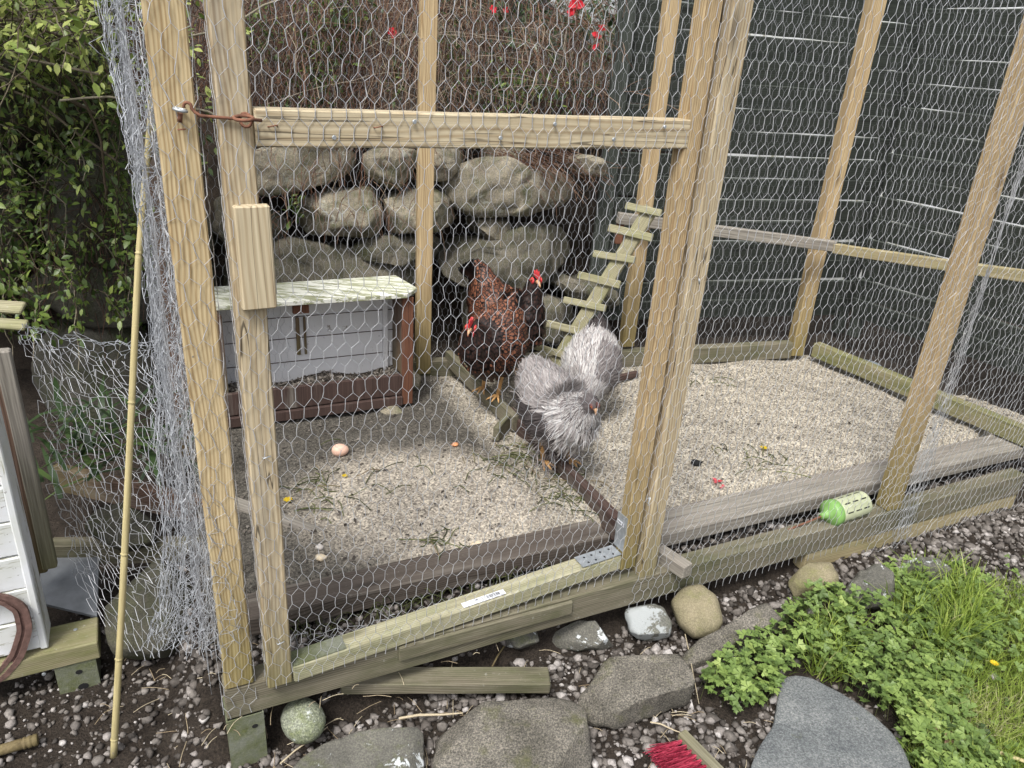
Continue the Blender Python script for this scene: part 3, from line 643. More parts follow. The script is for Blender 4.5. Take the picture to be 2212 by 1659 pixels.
# ------------------------------------------------------------------ stones: a traced outline given its own distance and thickness
def stone(name, outline, c_fn, tf, tb, mat, parent=None, normal=None, seed=0, bumpy=.06, power=2.6, nr=14, seg=48, facet=.0, cuts=0, grow=1.015):
    P = [c_fn(x, y) for x, y in outline]; c = sum(P, Vector())/len(P)
    if normal is None: n = (Vector((0, 0, H))-c).normalized()
    else: n = Vector(normal).normalized()
    x = Vector((n.y, -n.x, 0)); x = (x if x.length > .05 else Vector((1, 0, 0))); x = (x-n*x.dot(n)).normalized(); y = n.cross(x)
    a = [((p-c).dot(x), (p-c).dot(y)) for p in P]
    ang = [math.atan2(q[1], q[0]) for q in a]
    def R(t):      # radius of the outline polygon in direction t
        dx, dy = math.cos(t), math.sin(t); best = 1e-3
        for i in range(len(a)):
            (x1, y1), (x2, y2) = a[i], a[(i+1) % len(a)]; ex, ey = x2-x1, y2-y1; den = dx*ey-dy*ex
            if abs(den) < 1e-9: continue
            r = (x1*ey-y1*ex)/den; s = (x1*dy-y1*dx)/den
            if r > 0 and -1e-6 <= s <= 1+1e-6: best = max(best, r)
        return best
    rr = np.array([R(2*math.pi*k/seg) for k in range(seg)]); rr = (rr*2+np.roll(rr, 1)+np.roll(rr, -1))/4*grow
    V = [c+n*tf]; F = []; rings = []
    for i in range(1, nr+nr):
        f = i/(2*nr)*math.pi; s, cc = math.sin(f), math.cos(f); e = 2/power
        s2 = abs(s)**e; c2 = (abs(cc)**e)*(1 if cc > 0 else -1); tt = tf if cc > 0 else tb; ring = []
        for k in range(seg):
            t = 2*math.pi*k/seg; ring.append(len(V)); V.append(c+(x*math.cos(t)+y*math.sin(t))*rr[k]*s2+n*tt*c2)
        rings.append(ring)
    V.append(c-n*tb)
    for k in range(seg):
        j = (k+1) % seg; F.append([0, rings[0][k], rings[0][j]]); F.append([len(V)-1, rings[-1][j], rings[-1][k]])
        for i in range(len(rings)-1): F.append([rings[i][k], rings[i+1][k], rings[i+1][j], rings[i][j]])
    A = np.array([v[:] for v in V]); sz = float(rr.mean()); o = A-np.array(c[:]); L = np.linalg.norm(o, axis=1)[:, None]+1e-6
    A = A+o/L*(sz*bumpy*(vnoise(A+seed, 2.2/sz, seed+1)*.9+vnoise(A+seed, 6/sz, seed+2)*.55+vnoise(A, 16/sz, seed+3)*.35)[:, None])
    if cuts:
        rr2 = np.random.RandomState(seed*7+3); nn_ = np.array(n[:]); cc_ = np.array(c[:])
        for _ in range(cuts):
            d = rr2.normal(size=3); d /= np.linalg.norm(d); d = d*.8+nn_*rr2.uniform(.35, 1.1); d /= np.linalg.norm(d); q = (A-cc_)@d; lim = q.max()*rr2.uniform(.60, .86); ex = np.maximum(q-lim, 0); A = A-np.outer(ex*.97, d)
    if facet: A = A+np.array(n[:])*(facet*sz*np.abs(vnoise(A, 3/sz, seed+9)))[:, None]
    A = A-np.array(c[:]); Mx = Matrix.Translation(c)
    return meshobj(name, A, F, mat, parent, Mx, smooth=True)
def gsolve(x, y, dz=0):          # pixel -> ground point
    z = -.2
    for _ in range(6): p = onz(x, y, z); z = float(gz(p.x, p.y))
    return onz(x, y, z+dz)
M['rock'] = stonemat('front_rock', (.20, .185, .16), (.075, .07, .058), moss=.35, mossc=(.10, .10, .05), speck=.95)
M['rock_l'] = stonemat('lichened_rock', (.15, .145, .125), (.08, .078, .068), moss=.35, mossc=(.11, .12, .055), lichen=.22, lichc=(.52, .55, .56))
M['rock_w'] = stonemat('white_crusted_stone', (.17, .17, .15), (.13, .13, .11), moss=.2, mossc=(.16, .17, .09), lichen=.47, lichc=(.33, .35, .35))
M['rock_y'] = stonemat('yellow_cobble', (.26, .225, .15), (.13, .12, .065), moss=.45, mossc=(.20, .20, .08), speck=.35)
M['ball'] = stonemat('green_grey_ball', (.27, .285, .24), (.15, .17, .10), moss=.4, mossc=(.15, .18, .06), lichen=.05, lichc=(.50, .53, .51), speck=.8)
M['slate'] = stonemat('slate', (.19, .20, .20), (.10, .11, .115), moss=.05, speck=.7)
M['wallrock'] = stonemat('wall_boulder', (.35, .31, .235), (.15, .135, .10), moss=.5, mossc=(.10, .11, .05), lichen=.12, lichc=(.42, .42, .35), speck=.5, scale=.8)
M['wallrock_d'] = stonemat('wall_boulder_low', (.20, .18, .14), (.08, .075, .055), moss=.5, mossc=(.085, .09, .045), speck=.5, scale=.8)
M['mossrock'] = stonemat('mossy_boulder', (.085, .08, .06), (.035, .035, .028), moss=.55, mossc=(.05, .055, .022), speck=.5)
def gstone(outline, zc, tf, tb, mat, label, seed, power=2.6, bumpy=.05, cat='stone', name='stone', normal=(-.15, -.62, .8), facet=0, cuts=None):
    cx_ = sum(p[0] for p in outline)/len(outline); cy_ = sum(p[1] for p in outline)/len(outline)
    c = onz(cx_, cy_, zc); n = Vector(normal).normalized()
    def f(x, y):
        r = _dir(x-CX, y-CY, FX); o = Vector((0, 0, H)); t = (c-o).dot(n)/r.dot(n); return o+r*t
    return tag(stone(name, outline, f, tf, tb, mat, None, normal, seed, bumpy, power, facet=facet, cuts=(11 if power >= 3 else 5) if bumpy > .03 else 0), label, cat)
gstone([(655+47*math.cos(a), 1557+51*math.sin(a)) for a in np.linspace(0, 6.1, 14)], -.20, .045, .045, M['ball'], 'round green grey ball of stone beside the left post shoe', 1, 2.05, .015)
gstone([(1346, 1322), (1385, 1300), (1430, 1310), (1452, 1345), (1444, 1385), (1405, 1392), (1362, 1370)], -.16, .045, .05, M['rock_w'], 'stone crusted white and grey beside the yellowish cobble', 5, 2.4, .05)
gstone([(1448, 1300), (1475, 1270), (1515, 1264), (1548, 1290), (1561, 1345), (1545, 1372), (1500, 1380), (1465, 1350)], -.14, .05, .05, M['rock_y'], 'rounded yellowish cobble against the base beam', 6, 2.5, .02)
gstone([(1702, 1255), (1745, 1218), (1795, 1216), (1812, 1255), (1785, 1288), (1722, 1295)], -.14, .04, .05, M['rock_y'], 'small brown stone half hidden by netting and weeds', 8, 2.8)
gstone([(1812, 1292), (1850, 1240), (1905, 1218), (1938, 1250), (1925, 1302), (1870, 1318)], -.13, .04, .05, M['rock_l'], 'pale rough stone at the top of the weed patch', 9, 2.8, .08)
gstone([(1935, 1228), (1985, 1200), (2060, 1208), (2070, 1245), (1965, 1262)], -.12, .03, .05, M['rock_l'], 'flat lichened stone behind the tall grass', 10, 3)
gstone([(1078, 1392), (1108, 1364), (1155, 1358), (1166, 1385), (1120, 1402)], -.18, .03, .04, M['rock_l'], 'small rounded stone just below the base beam', 11)
gstone([(1182, 1372), (1240, 1344), (1305, 1342), (1342, 1368), (1330, 1402), (1250, 1404), (1195, 1398)], -.19, .03, .04, M['rock_l'], 'flat speckled stone between the small stone and the white crusted one', 12, 3)
gstone([(238, 1350), (250, 1262), (315, 1200), (385, 1196), (428, 1250), (412, 1330), (350, 1415), (255, 1425)], -.12, .09, .12, M['mossrock'], 'big dark mossy boulder behind the hanging netting', 13, 2.8, .04, 'boulder', 'boulder')
gstone([(190, 1150), (210, 1100), (270, 1090), (325, 1120), (330, 1165), (260, 1190)], -.02, .06, .08, M['mossrock'], 'mossy round stone above the big dark boulder', 14, 2.6)
gstone([(818, 884), (850, 874), (880, 884), (866, 900), (830, 900)], -.01, .02, .03, M['wallrock'], 'grey stone on the floor by the nest box corner', 15)
gstone([(868, 810), (890, 800), (910, 812), (905, 840), (875, 838)], .02, .02, .03, M['wallrock'], 'pale stone between the nest box and the rear post', 16)
def slab(name, outline, z, t, mat, label, cat, seed=0, tilt=(0, 0, 1)):
    c0 = onz(sum(p[0] for p in outline)/len(outline), sum(p[1] for p in outline)/len(outline), z); n = Vector(tilt).normalized()
    def f(x, y):
        r = _dir(x-CX, y-CY, FX); o = Vector((0, 0, H)); return o+r*((c0-o).dot(n)/r.dot(n))
    return tag(stone(name, outline, f, t, .05, mat, None, tilt, seed, .012, 9, nr=9, seg=72), label, cat)
slab('stepping_slab', [(1690, 1472), (1718, 1464), (1752, 1470), (1805, 1498), (1842, 1520), (1885, 1552), (1925, 1590), (1950, 1630), (1975, 1700), (1900, 1760), (1620, 1740), (1622, 1660), (1640, 1620), (1672, 1570), (1680, 1520)], -.195, .012, M['slate'], 'large flat grey slate slab set beside the leafy weeds', 'slab', 3)
def block(outline, z, tb, mat, label, seed, tilt):
    c0 = onz(sum(p[0] for p in outline)/len(outline), sum(p[1] for p in outline)/len(outline), z); n = Vector(tilt).normalized()
    def f(x, y):
        r = _dir(x-CX, y-CY, FX); o = Vector((0, 0, H)); return o+r*((c0-o).dot(n)/r.dot(n))
    return tag(stone('rock', outline, f, .018, tb, mat, None, tilt, seed, .055, 7, nr=16, seg=72, cuts=4), label, 'rock')
block([(600, 1720), (640, 1650), (700, 1612), (800, 1583), (895, 1572), (932, 1592), (938, 1640), (925, 1720)], -.205, .10, M['rock_l'], 'low dark rock at the bottom edge between the stone ball and the largest rock', 2, (-.05, -.2, 1))
block([(945, 1562), (1010, 1532), (1150, 1508), (1236, 1497), (1264, 1530), (1284, 1608), (1275, 1650), (1200, 1690), (1000, 1710), (946, 1690), (938, 1620)], -.165, .12, M['rock'], 'largest flat topped brown grey rock at the bottom edge', 3, (-.03, -.15, 1))
block([(1252, 1480), (1310, 1430), (1400, 1393), (1446, 1402), (1494, 1455), (1500, 1486), (1440, 1502), (1345, 1538), (1290, 1535), (1260, 1515)], -.145, .085, M['rock'], 'angular brown rock in front of the white crusted stone', 4, (-.02, -.12, 1))
block([(1465, 1412), (1560, 1362), (1645, 1302), (1708, 1288), (1717, 1312), (1690, 1340), (1600, 1385), (1535, 1425), (1478, 1440)], -.15, .08, M['rock'], 'long low rock between the cobble and the leafy weeds', 7, (-.05, -.25, 1))
# dry stone wall behind the run
WP = ((-.4, 3.62), unit2(16.5))
wall = empty('stone_wall', PT(WP, .3, .3, 0), 'dry stone retaining wall of big mossy boulders behind the run', 'stone wall')
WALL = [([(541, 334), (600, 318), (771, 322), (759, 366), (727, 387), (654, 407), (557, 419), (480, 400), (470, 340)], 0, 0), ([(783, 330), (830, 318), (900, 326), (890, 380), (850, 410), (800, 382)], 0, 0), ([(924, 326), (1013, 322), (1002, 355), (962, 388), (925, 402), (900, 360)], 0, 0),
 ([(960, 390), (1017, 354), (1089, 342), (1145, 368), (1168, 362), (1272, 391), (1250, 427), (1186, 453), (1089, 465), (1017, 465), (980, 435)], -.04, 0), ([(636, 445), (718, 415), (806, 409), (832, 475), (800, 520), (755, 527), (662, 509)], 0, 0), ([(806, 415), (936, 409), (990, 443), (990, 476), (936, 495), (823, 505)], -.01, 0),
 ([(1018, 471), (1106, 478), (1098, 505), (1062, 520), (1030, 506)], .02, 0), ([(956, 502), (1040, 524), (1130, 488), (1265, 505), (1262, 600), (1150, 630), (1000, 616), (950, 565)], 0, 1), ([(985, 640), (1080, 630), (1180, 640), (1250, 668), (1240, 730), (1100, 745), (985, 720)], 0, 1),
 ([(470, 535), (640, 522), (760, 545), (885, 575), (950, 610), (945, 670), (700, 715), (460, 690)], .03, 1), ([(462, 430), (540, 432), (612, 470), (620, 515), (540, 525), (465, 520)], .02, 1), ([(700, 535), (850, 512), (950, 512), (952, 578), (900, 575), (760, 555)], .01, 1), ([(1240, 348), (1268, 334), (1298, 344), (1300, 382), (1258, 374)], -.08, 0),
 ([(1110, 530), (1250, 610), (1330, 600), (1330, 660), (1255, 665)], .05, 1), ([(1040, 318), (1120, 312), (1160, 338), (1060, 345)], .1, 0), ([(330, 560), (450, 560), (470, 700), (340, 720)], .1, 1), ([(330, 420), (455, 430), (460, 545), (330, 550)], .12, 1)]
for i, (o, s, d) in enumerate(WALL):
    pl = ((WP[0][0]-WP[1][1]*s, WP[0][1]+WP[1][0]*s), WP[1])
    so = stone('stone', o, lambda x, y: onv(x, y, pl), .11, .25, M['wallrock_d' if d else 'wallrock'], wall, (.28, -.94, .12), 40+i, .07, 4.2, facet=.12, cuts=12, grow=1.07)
# earth bank behind the wall
def bankf(x, y): return None
M['earth'] = stonemat('bank_earth', (.055, .042, .032), (.022, .017, .013), moss=.25, mossc=(.035, .04, .015), speck=.6)
bx = np.arange(-6, 1.5, .12); prof = [(.12, -.3), (.14, .3), (.17, .75), (.30, 1.0), (.75, 1.12), (1.3, 1.25), (2.2, 1.55), (4, 2.0), (7, 2.1)]
V = []; 
for x in bx:
    for s, z in prof:
        p = PT(WP, x, s+.1, z); V.append(p[:])
V = np.array(V); V += np.stack([vnoise(V, 5, 31)*.03, vnoise(V, 4, 32)*.05, vnoise(V, 5, 33)*.05], 1)
n_, m_ = len(bx), len(prof); i = np.arange(n_-1)[:, None]*m_+np.arange(m_-1)[None]; F = np.stack([i, i+m_, i+m_+1, i+1], -1).reshape(-1, 4)
tag(meshobj('bank', V, F, M['earth'], smooth=True), kind='structure')
# left bank: rock and earth face behind the hen house
LP = ((-1.0, 2.95), unit2(8))
lw = empty('rock_outcrop', PT(LP, -.8, .2, 0), 'dark overgrown rocks under the shrub on the left', 'rocks')
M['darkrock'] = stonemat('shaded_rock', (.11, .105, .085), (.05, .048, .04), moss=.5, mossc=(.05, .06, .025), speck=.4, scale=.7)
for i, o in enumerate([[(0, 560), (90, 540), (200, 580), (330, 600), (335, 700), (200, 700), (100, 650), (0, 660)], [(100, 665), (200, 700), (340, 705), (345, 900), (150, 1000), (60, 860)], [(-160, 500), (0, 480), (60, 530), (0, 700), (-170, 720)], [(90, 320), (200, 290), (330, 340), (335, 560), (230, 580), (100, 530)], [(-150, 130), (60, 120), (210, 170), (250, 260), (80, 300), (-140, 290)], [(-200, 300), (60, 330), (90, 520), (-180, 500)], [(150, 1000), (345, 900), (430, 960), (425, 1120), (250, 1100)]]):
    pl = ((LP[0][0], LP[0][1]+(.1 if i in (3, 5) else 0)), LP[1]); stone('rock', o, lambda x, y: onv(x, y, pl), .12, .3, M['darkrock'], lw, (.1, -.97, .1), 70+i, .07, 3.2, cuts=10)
V = []
for x in np.arange(-4.5, -.62, .1):
    for s, z in [(.15, -.4), (.2, .4), (.15, 1.0), (.1, 1.25), (.5, 1.35), (1.5, 1.5)]: V.append(PT(LP, x, s+.12, z)[:])
V = np.array(V); V += np.stack([vnoise(V, 6, 34)*.03, vnoise(V, 5, 35)*.07, vnoise(V, 5, 36)*.05], 1); n_ = len(V)//6
i = np.arange(n_-1)[:, None]*6+np.arange(5)[None]; F = np.stack([i, i+6, i+7, i+1], -1).reshape(-1, 4)
tag(meshobj('bank', V, F, M['earth'], smooth=True), kind='structure')

# ------------------------------------------------------------------ leaves, stems, flowers
LEAF = (np.array([[0, 0, 0], [.3, .22, .05], [.3, -.22, .05], [.62, .21, .03], [.62, -.21, .03], [1, 0, -.06], [.3, 0, 0], [.62, 0, -.01]]), np.array([[0, 6, 1, 1], [0, 2, 6, 6], [6, 7, 3, 1], [2, 4, 7, 6], [7, 5, 3, 3], [4, 5, 7, 7]]))
def tri_fix(f): return f
def leaves(name, P, D, U, size, mat, par=None, tone=None, tpl=LEAF, M_=None):
    R = frames(np.asarray(D, float), np.asarray(U, float))*np.asarray(size)[:, None, None]
    tone = RS.rand(len(P)) if tone is None else tone
    tf = np.array([[a, b, c] if c == d else [a, b, c] for a, b, c, d in tpl[1]]+[[a, c, d] for a, b, c, d in tpl[1] if c != d])
    V_, F_, r_, _ = batch(tpl[0], tf, R, np.asarray(P, float), tone); return meshobj(name, V_, F_, mat, par, rnd=r_)
M['leaf'] = attrmat('shrub_leaf', [(0, (.03, .06, .015)), (.45, (.085, .14, .03)), (.8, (.22, .29, .06)), (1, (.42, .47, .14))], .4, .25, var=.2, spec=.5)
M['leaf_dark'] = attrmat('dark_leaf', [(0, (.02, .04, .015)), (.6, (.045, .08, .028)), (1, (.09, .14, .04))], .35, .15, var=.2, spec=.5)
M['stem'] = attrmat('dry_stem', [(0, (.05, .028, .02)), (.4, (.16, .08, .052)), (.75, (.30, .20, .135)), (1, (.46, .40, .31))], .85, var=.3)
M['twig'] = attrmat('twig', [(0, (.03, .022, .016)), (.6, (.10, .075, .05)), (1, (.30, .27, .2))], .85, var=.3)
M['root'] = attrmat('root', [(0, (.04, .024, .018)), (1, (.15, .085, .06))], .9, var=.3)
def curves(name, C_, r, mat, par=None, sides=3, tone=None):
    S = []; T = []
    for i, c in enumerate(C_):
        c = np.asarray(c); S.append(np.stack([c[:-1], c[1:]], 1)); T.append(np.full(len(c)-1, RS.rand() if tone is None else tone[i]))
    S = np.concatenate(S); T = np.concatenate(T); v, f = tubes(S, r, sides); return meshobj(name, v, f, mat, par, rnd=np.repeat(T, 2*sides))
def dangle(p, L, n=8, down=1.0, wob=.25, d0=None):
    p = np.array(p, float); d = np.array(d0 if d0 is not None else [RS.normal()*.5, -.5+RS.normal()*.2, .3]); out = [p.copy()]
    for k in range(n):
        d = d+np.array([RS.normal()*wob, RS.normal()*wob, RS.normal()*wob-down*.3]); d /= np.linalg.norm(d)+1e-6; p = p+d*L/n; out.append(p.copy())
    return np.array(out)
# left shrub
sh = empty('shrub', PT(LP, -.9, .0, .9), 'small leaved green shrub hanging over the rock face at top left', 'shrub')
br = []; lp = []; ld = []; lt = []; ls = []
for k in range(960):
    px_, py_ = RS.uniform(-260, 330), RS.choice([RS.uniform(-160, 120), RS.uniform(60, 640)], p=[.5, .5])
    Y = RS.uniform(2.45, 3.05) if py_ > 60 else RS.uniform(2.0, 3.0)
    st = onY(px_, py_, Y); dn = .35 if py_ < 60 else 1.1
    c = dangle(st, RS.uniform(.15, .42), 8, dn, .28, [RS.normal()*.8, RS.normal()*.4-.2, RS.normal()*.4]); br.append(c)
    top = py_ < 90
    for j in range(1, 9):
        for _ in range(RS.randint(1, 4)):
            lp.append(c[j]+RS.normal(size=3)*.012); d = (c[j]-c[j-1]); d = d/np.linalg.norm(d)*.6+RS.normal(size=3)*.55; ld.append(d)
            lt.append(np.clip((.84 if top else .50)+RS.normal()*.2, 0, 1)); ls.append(RS.uniform(.018, .040))  # upper leaves get a brighter tone, as if lit from above
lp = np.array(lp); keep = np.array([proj(p)[1] < 735 for p in lp])
U = np.column_stack([RS.normal(size=len(lp))*.4, RS.normal(size=len(lp))*.4-.3, np.ones(len(lp))])
leaves('foliage', lp[keep], np.array(ld)[keep], U[keep], np.array(ls)[keep], M['leaf'], sh, np.array(lt)[keep])
curves('twigs', br, .0017, M['twig'], sh)
for bb_ in [dangle(onY(RS.uniform(-150, 250), RS.uniform(-60, 250), RS.uniform(2.2, 2.7)), RS.uniform(.4, .9), 9, .1, .12, [RS.normal(), .1, RS.uniform(-.3, .7)]) for _ in range(26)]:
    curves('branch', [bb_], RS.uniform(.0028, .0050), M['twig'], sh, 6, [RS.uniform(.4, 1)])
rt = [dangle(onY(RS.uniform(20, 330), RS.uniform(380, 620), RS.uniform(2.75, 2.9)), RS.uniform(.15, .4), 7, 1.3, .2) for _ in range(120)]
curves('roots', rt, .0012, M['root'], sh)
# strap leaved plant behind the loose netting
BLADE = (np.array([[0, -.03, 0], [0, .03, 0], [.35, -.045, .06], [.35, .045, .06], [.7, -.03, .03], [.7, .03, .03], [1, 0, -.12]]), np.array([[0, 2, 3, 1], [2, 4, 5, 3], [4, 6, 5, 5]]))
pl_ = empty('strap_leaved_plant', onY(220, 1010, 2.0), 'long leaved dark green plant behind the hanging netting', 'plant')
n = 90; c = onY(215, 960, 2.05); P = np.array(c[:])+RS.normal(size=(n, 3))*np.array([.13, .08, .05]); an = RS.rand(n)*6.28
leaves('foliage', P, np.column_stack([np.cos(an), np.sin(an), RS.uniform(-.1, .9, n)]), np.tile([0, 0, 1.], (n, 1)), RS.uniform(.13, .25, n), M['leaf_dark'], pl_, None, BLADE)
# bank top: dry stems curtain, mixed leaves
def wp(x, y, s): pl = ((WP[0][0]-WP[1][1]*s, WP[0][1]+WP[1][0]*s), WP[1]); return np.array(onv(x, y, pl)[:])
ds = []; dt = []
for k in range(2700):
    x = RS.uniform(430, 1320); dens = 1 if x < 1060 else .3
    if RS.rand() > dens: continue
    y = RS.uniform(-80, 230); p = wp(x, y, RS.uniform(.05, .45)); ds.append(dangle(p, RS.uniform(.15, .5), 7, 1.1, .22)); dt.append(np.clip((.28 if x < 850 else .52)+RS.normal()*.3, 0, 1))
for k in range(60):
    x = RS.uniform(780, 1080); p = wp(x, RS.uniform(0, 240), .0); ds.append(dangle(p, RS.uniform(.3, .7), 8, .25, .1, [RS.normal(), -.1, RS.normal()*.6])); dt.append(RS.uniform(.7, 1))
for k in range(140):
    p = wp(RS.uniform(1040, 1240), RS.uniform(318, 350), .0); ds.append(dangle(p, RS.uniform(.12, .35), 6, .35, .12, [1, -.1, -.15])); dt.append(RS.uniform(.3, .7))
for k in range(90):
    p = wp(RS.uniform(540, 940), RS.uniform(310, 480), -.12); ds.append(dangle(p, RS.uniform(.08, .25), 6, 1.4, .15)); dt.append(RS.uniform(.2, .8))
tag(curves('dry_stems', ds, .0014, M['stem'], None, 3, dt), 'curtain of dead brown stems hanging over the stone wall', 'dry stems', None, 'stuff')
def scatter_leaves(name, n, box, srange, size, mat, par, tone, spread=1.0):
    P = np.array([wp(RS.uniform(box[0], box[1]), RS.uniform(box[2], box[3]), RS.uniform(*srange)) for _ in range(n)])
    D = RS.normal(size=(n, 3)); U = np.column_stack([RS.normal(size=n)*.5, RS.normal(size=n)*.5-.5, np.ones(n)])
    return leaves(name, P, D, U, RS.uniform(*size, n), mat, par, np.clip(tone+RS.normal(size=n)*.2, 0, 1))
mixb = empty('leafy_undergrowth', Vector(wp(760, 200, .3)), 'sparse green undergrowth growing through the dead stems', 'undergrowth')
for (cx_, cy_, rx, ry, n, s) in [(690, 150, 60, 120, 900, .022), (745, 30, 70, 60, 260, .04), (855, 170, 25, 60, 90, .03), (560, 60, 70, 80, 420, .022), (620, 260, 90, 40, 420, .018), (960, 120, 60, 90, 260, .022), (1120, 200, 110, 70, 520, .026), (640, 445, 22, 28, 40, .03)]:
    P = np.array([wp(cx_+RS.normal()*rx*.55, cy_+RS.normal()*ry*.55, RS.uniform(.0, .3) if cy_ < 400 else -.16) for _ in range(n)])
    leaves('foliage', P, RS.normal(size=(n, 3))+[0, -.3, .2], np.column_stack([RS.normal(size=n)*.4, -.5+0*P[:, 0], np.ones(n)]), RS.uniform(.6, 1.4, n)*s, M['leaf'], mixb, np.clip(.45+RS.normal(size=n)*.2, 0, 1))
cam_b = empty('camellia_bush', Vector(wp(1180, 80, .5)), 'dark leaved bush with bright red flowers beside the green fence', 'bush')
n = 1900; P = []
while len(P) < n:
    x, y = RS.uniform(930, 1345), RS.uniform(-140, 290)
    if y > 120 and RS.rand() < .5: continue
    P.append(wp(x, y, RS.uniform(.15, .9)))
P = np.array(P); leaves('foliage', P, RS.normal(size=(n, 3))+[0, -.4, 0], np.column_stack([RS.normal(size=n)*.5, -.5+0*P[:, 0], np.ones(n)]), RS.uniform(.03, .065, n), M['leaf_dark'], cam_b, np.clip(.68+RS.normal(size=n)*.28, 0, 1))
curves('twigs', [dangle(wp(RS.uniform(1000, 1340), RS.uniform(-60, 320), RS.uniform(.05, .5)), RS.uniform(.15, .5), 7, 0, .25, RS.normal(size=3)) for _ in range(420)], .0022, M['stem'], cam_b)
M['petal'] = attrmat('red_petal', [(0, (.45, .01, .02)), (1, (.75, .03, .05))], .5, .2, var=.15)
for (x, y, r) in [(1243, 8, .05), (1234, 28, .028), (1290, 78, .03), (1284, 102, .022), (848, 68, .03), (1065, 20, .025), (1092, 22, .02), (1300, 60, .02)]:
    c = wp(x, y, .02); n = 9; a = np.linspace(0, 6.28, n, endpoint=False)
    D = np.column_stack([np.cos(a), -.45+.5*RS.rand(n), np.sin(a)]); leaves('flower', np.tile(c, (n, 1))+RS.normal(size=(n, 3))*.003, D, np.tile([0, -1., .2], (n, 1)), np.full(n, r*.75)*RS.uniform(.6, 1.15, n), M['petal'], cam_b, None, (LEAF[0]*np.array([1, 1.9, 3]), LEAF[1]))
# far hedge added to close the view and block light
hb = empty('backdrop', (0, 7.5, 0), 'dense green hedge of leaves added far behind the wall to block light', 'backdrop')
n = 8000; P = np.column_stack([RS.uniform(-9, 1.35, n), RS.uniform(6.3, 7.5, n), 1.2+RS.rand(n)**.8*1.75]); P[:, 2] += .15*np.sin(P[:, 0]*2.1)
leaves('foliage', P, RS.normal(size=(n, 3)), RS.normal(size=(n, 3))+[0, -.5, 1], RS.uniform(.07, .15, n), M['leaf_dark'], hb)

# ------------------------------------------------------------------ dark green slatted fences
def fence(pl, u0, u1, z0, z1, label, seed, bh=.112, tiltv=.0, gaps=()):
    f = empty('slatted_fence', PT(pl, (u0+u1)/2, .03, z0), label, 'fence', 'dark green slatted fence panels'); r = random.Random(seed); k = 0; z = z0; d = Vector((pl[1][0], pl[1][1], 0)); nb = Vector((-d.y, d.x, 0))
    while z < z1:
        s = .0 if k % 2 else .02; gl = gaps.get(k, 0) if gaps else 0; a = r.uniform(-.001, .001)+gl*r.choice([-.3, .8]); b = r.uniform(-.001, .001)-gl*.2
        p, q = PT(pl, u0, s, z+bh/2+a), PT(pl, u1, s, z+bh/2+b)
        timber('slat', p, q, bh+(.003 if gl == 0 and r.random() < .9 else -.0006), .016, nb+Vector((0, 0, .24)), M['fence'], f, bevel=.002, wob=.0035, seed=seed*50+k); z += bh+.0003+gl*.7+r.uniform(-.0006, .0006); k += 1
    n = max(2, int((u1-u0)/1.0)+1)
    for i in range(n): vpost(pl, u0+(u1-u0-.06)*i/(n-1), u0+(u1-u0-.06)*i/(n-1)+.06, z0-.12, z1+.03, .05, M['fence'], nb, f, 'fence_post', s=.034, seed=seed+i)
    return f
FA = ((.45, 3.90), unit2(16.0)); FB = ((1.95, 4.05), (dq[0], dq[1]))
fence(FA, -.02, 1.62, .06, 2.05, 'dark green slatted fence panel behind the back of the run', 1, gaps={7: .004, 13: .005})
fence(FB, -.12, 2.3, .12, 2.1, 'dark green slatted fence panel running towards us on the right', 2, gaps={6: .005, 12: .005, 13: .004})
wh = empty('added_white_wall', (2.6, 5.6, 0), 'white rendered building added behind the green fence to brighten its slits', 'backing')  # unseen pale walls, added so the fence slits look bright
bmx = MB(); bmx.add(*boxVF(1.25, 2.0, 5.3, 6.5, -.3, 2.3)); bmx.obj('wall', M['white_wall'], wh)
bmx = MB(); bmx.add(*boxVF(3.9, 4.8, 1.5, 6.0, -.3, 2.3)); bmx.obj('wall', M['white_wall'], wh)
bmx = MB(); bmx.add(*boxVF(2.0, 3.9, 5.3, 6.5, -.3, 2.3)); bmx.obj('wall', M['white_wall'], wh)
tag(timber('fence_end_board', (.41, 3.86, .1), (.41, 3.86, 2.05), .085, .03, (-.2, 1, 0), M['fence'], None, seed=77), 'upright dark green board at the left end of the fence', 'board')

# ------------------------------------------------------------------ nest box
BX = ((-1.08, 2.55), (.897, .442))
nb_ = empty('nest_box', PT(BX, .35, .12, 0), 'open fronted brown and white nest box with a flaking white lid', 'nest box')
NB = Vector((-BX[1][1], BX[1][0], 0))
def bxpl(name, u0, u1, s0, s1, z0, z1, mat):
    mb = MB(); V, F = boxVF(0, u1-u0, 0, s1-s0, 0, z1-z0); p = PT(BX, u0, s0, z0); d = BX[1]
    o = mb.add(V, F).obj(name, mat, nb_, Matrix(((d[0], -d[1], 0, p.x), (d[1], d[0], 0, p.y), (0, 0, 1, p.z), (0, 0, 0, 1))))
    m = o.modifiers.new('bevel', 'BEVEL'); m.width = .002; m.segments = 1; return o
bxpl('back', .02, .70, .155, .17, .03, .44, M['box_white'])
for i, z in enumerate((.17, .27, .36)): bxpl('groove', .03, .70, .1532, .1545, z, z+.004, M['brown_board'])
bxpl('side', .70, .715, .0, .17, .02, .44, M['brown_trim']); bxpl('side', .0, .018, .0, .17, .02, .44, M['brown_trim'])
bxpl('corner_post', .69, .735, -.022, -.001, -.0, .465, M['redwood'])
bxpl('inner_batten', .655, .675, .135, .1525, .06, .43, M['box_white'])
bxpl('inner_batten', .30, .315, .145, .1528, .20, .36, M['brown_trim']); bxpl('inner_batten', .33, .34, .145, .1528, .20, .36, M['brown_trim'])
bxpl('lid_support', .27, .33, .0, .02, .425, .458, M['redwood'])
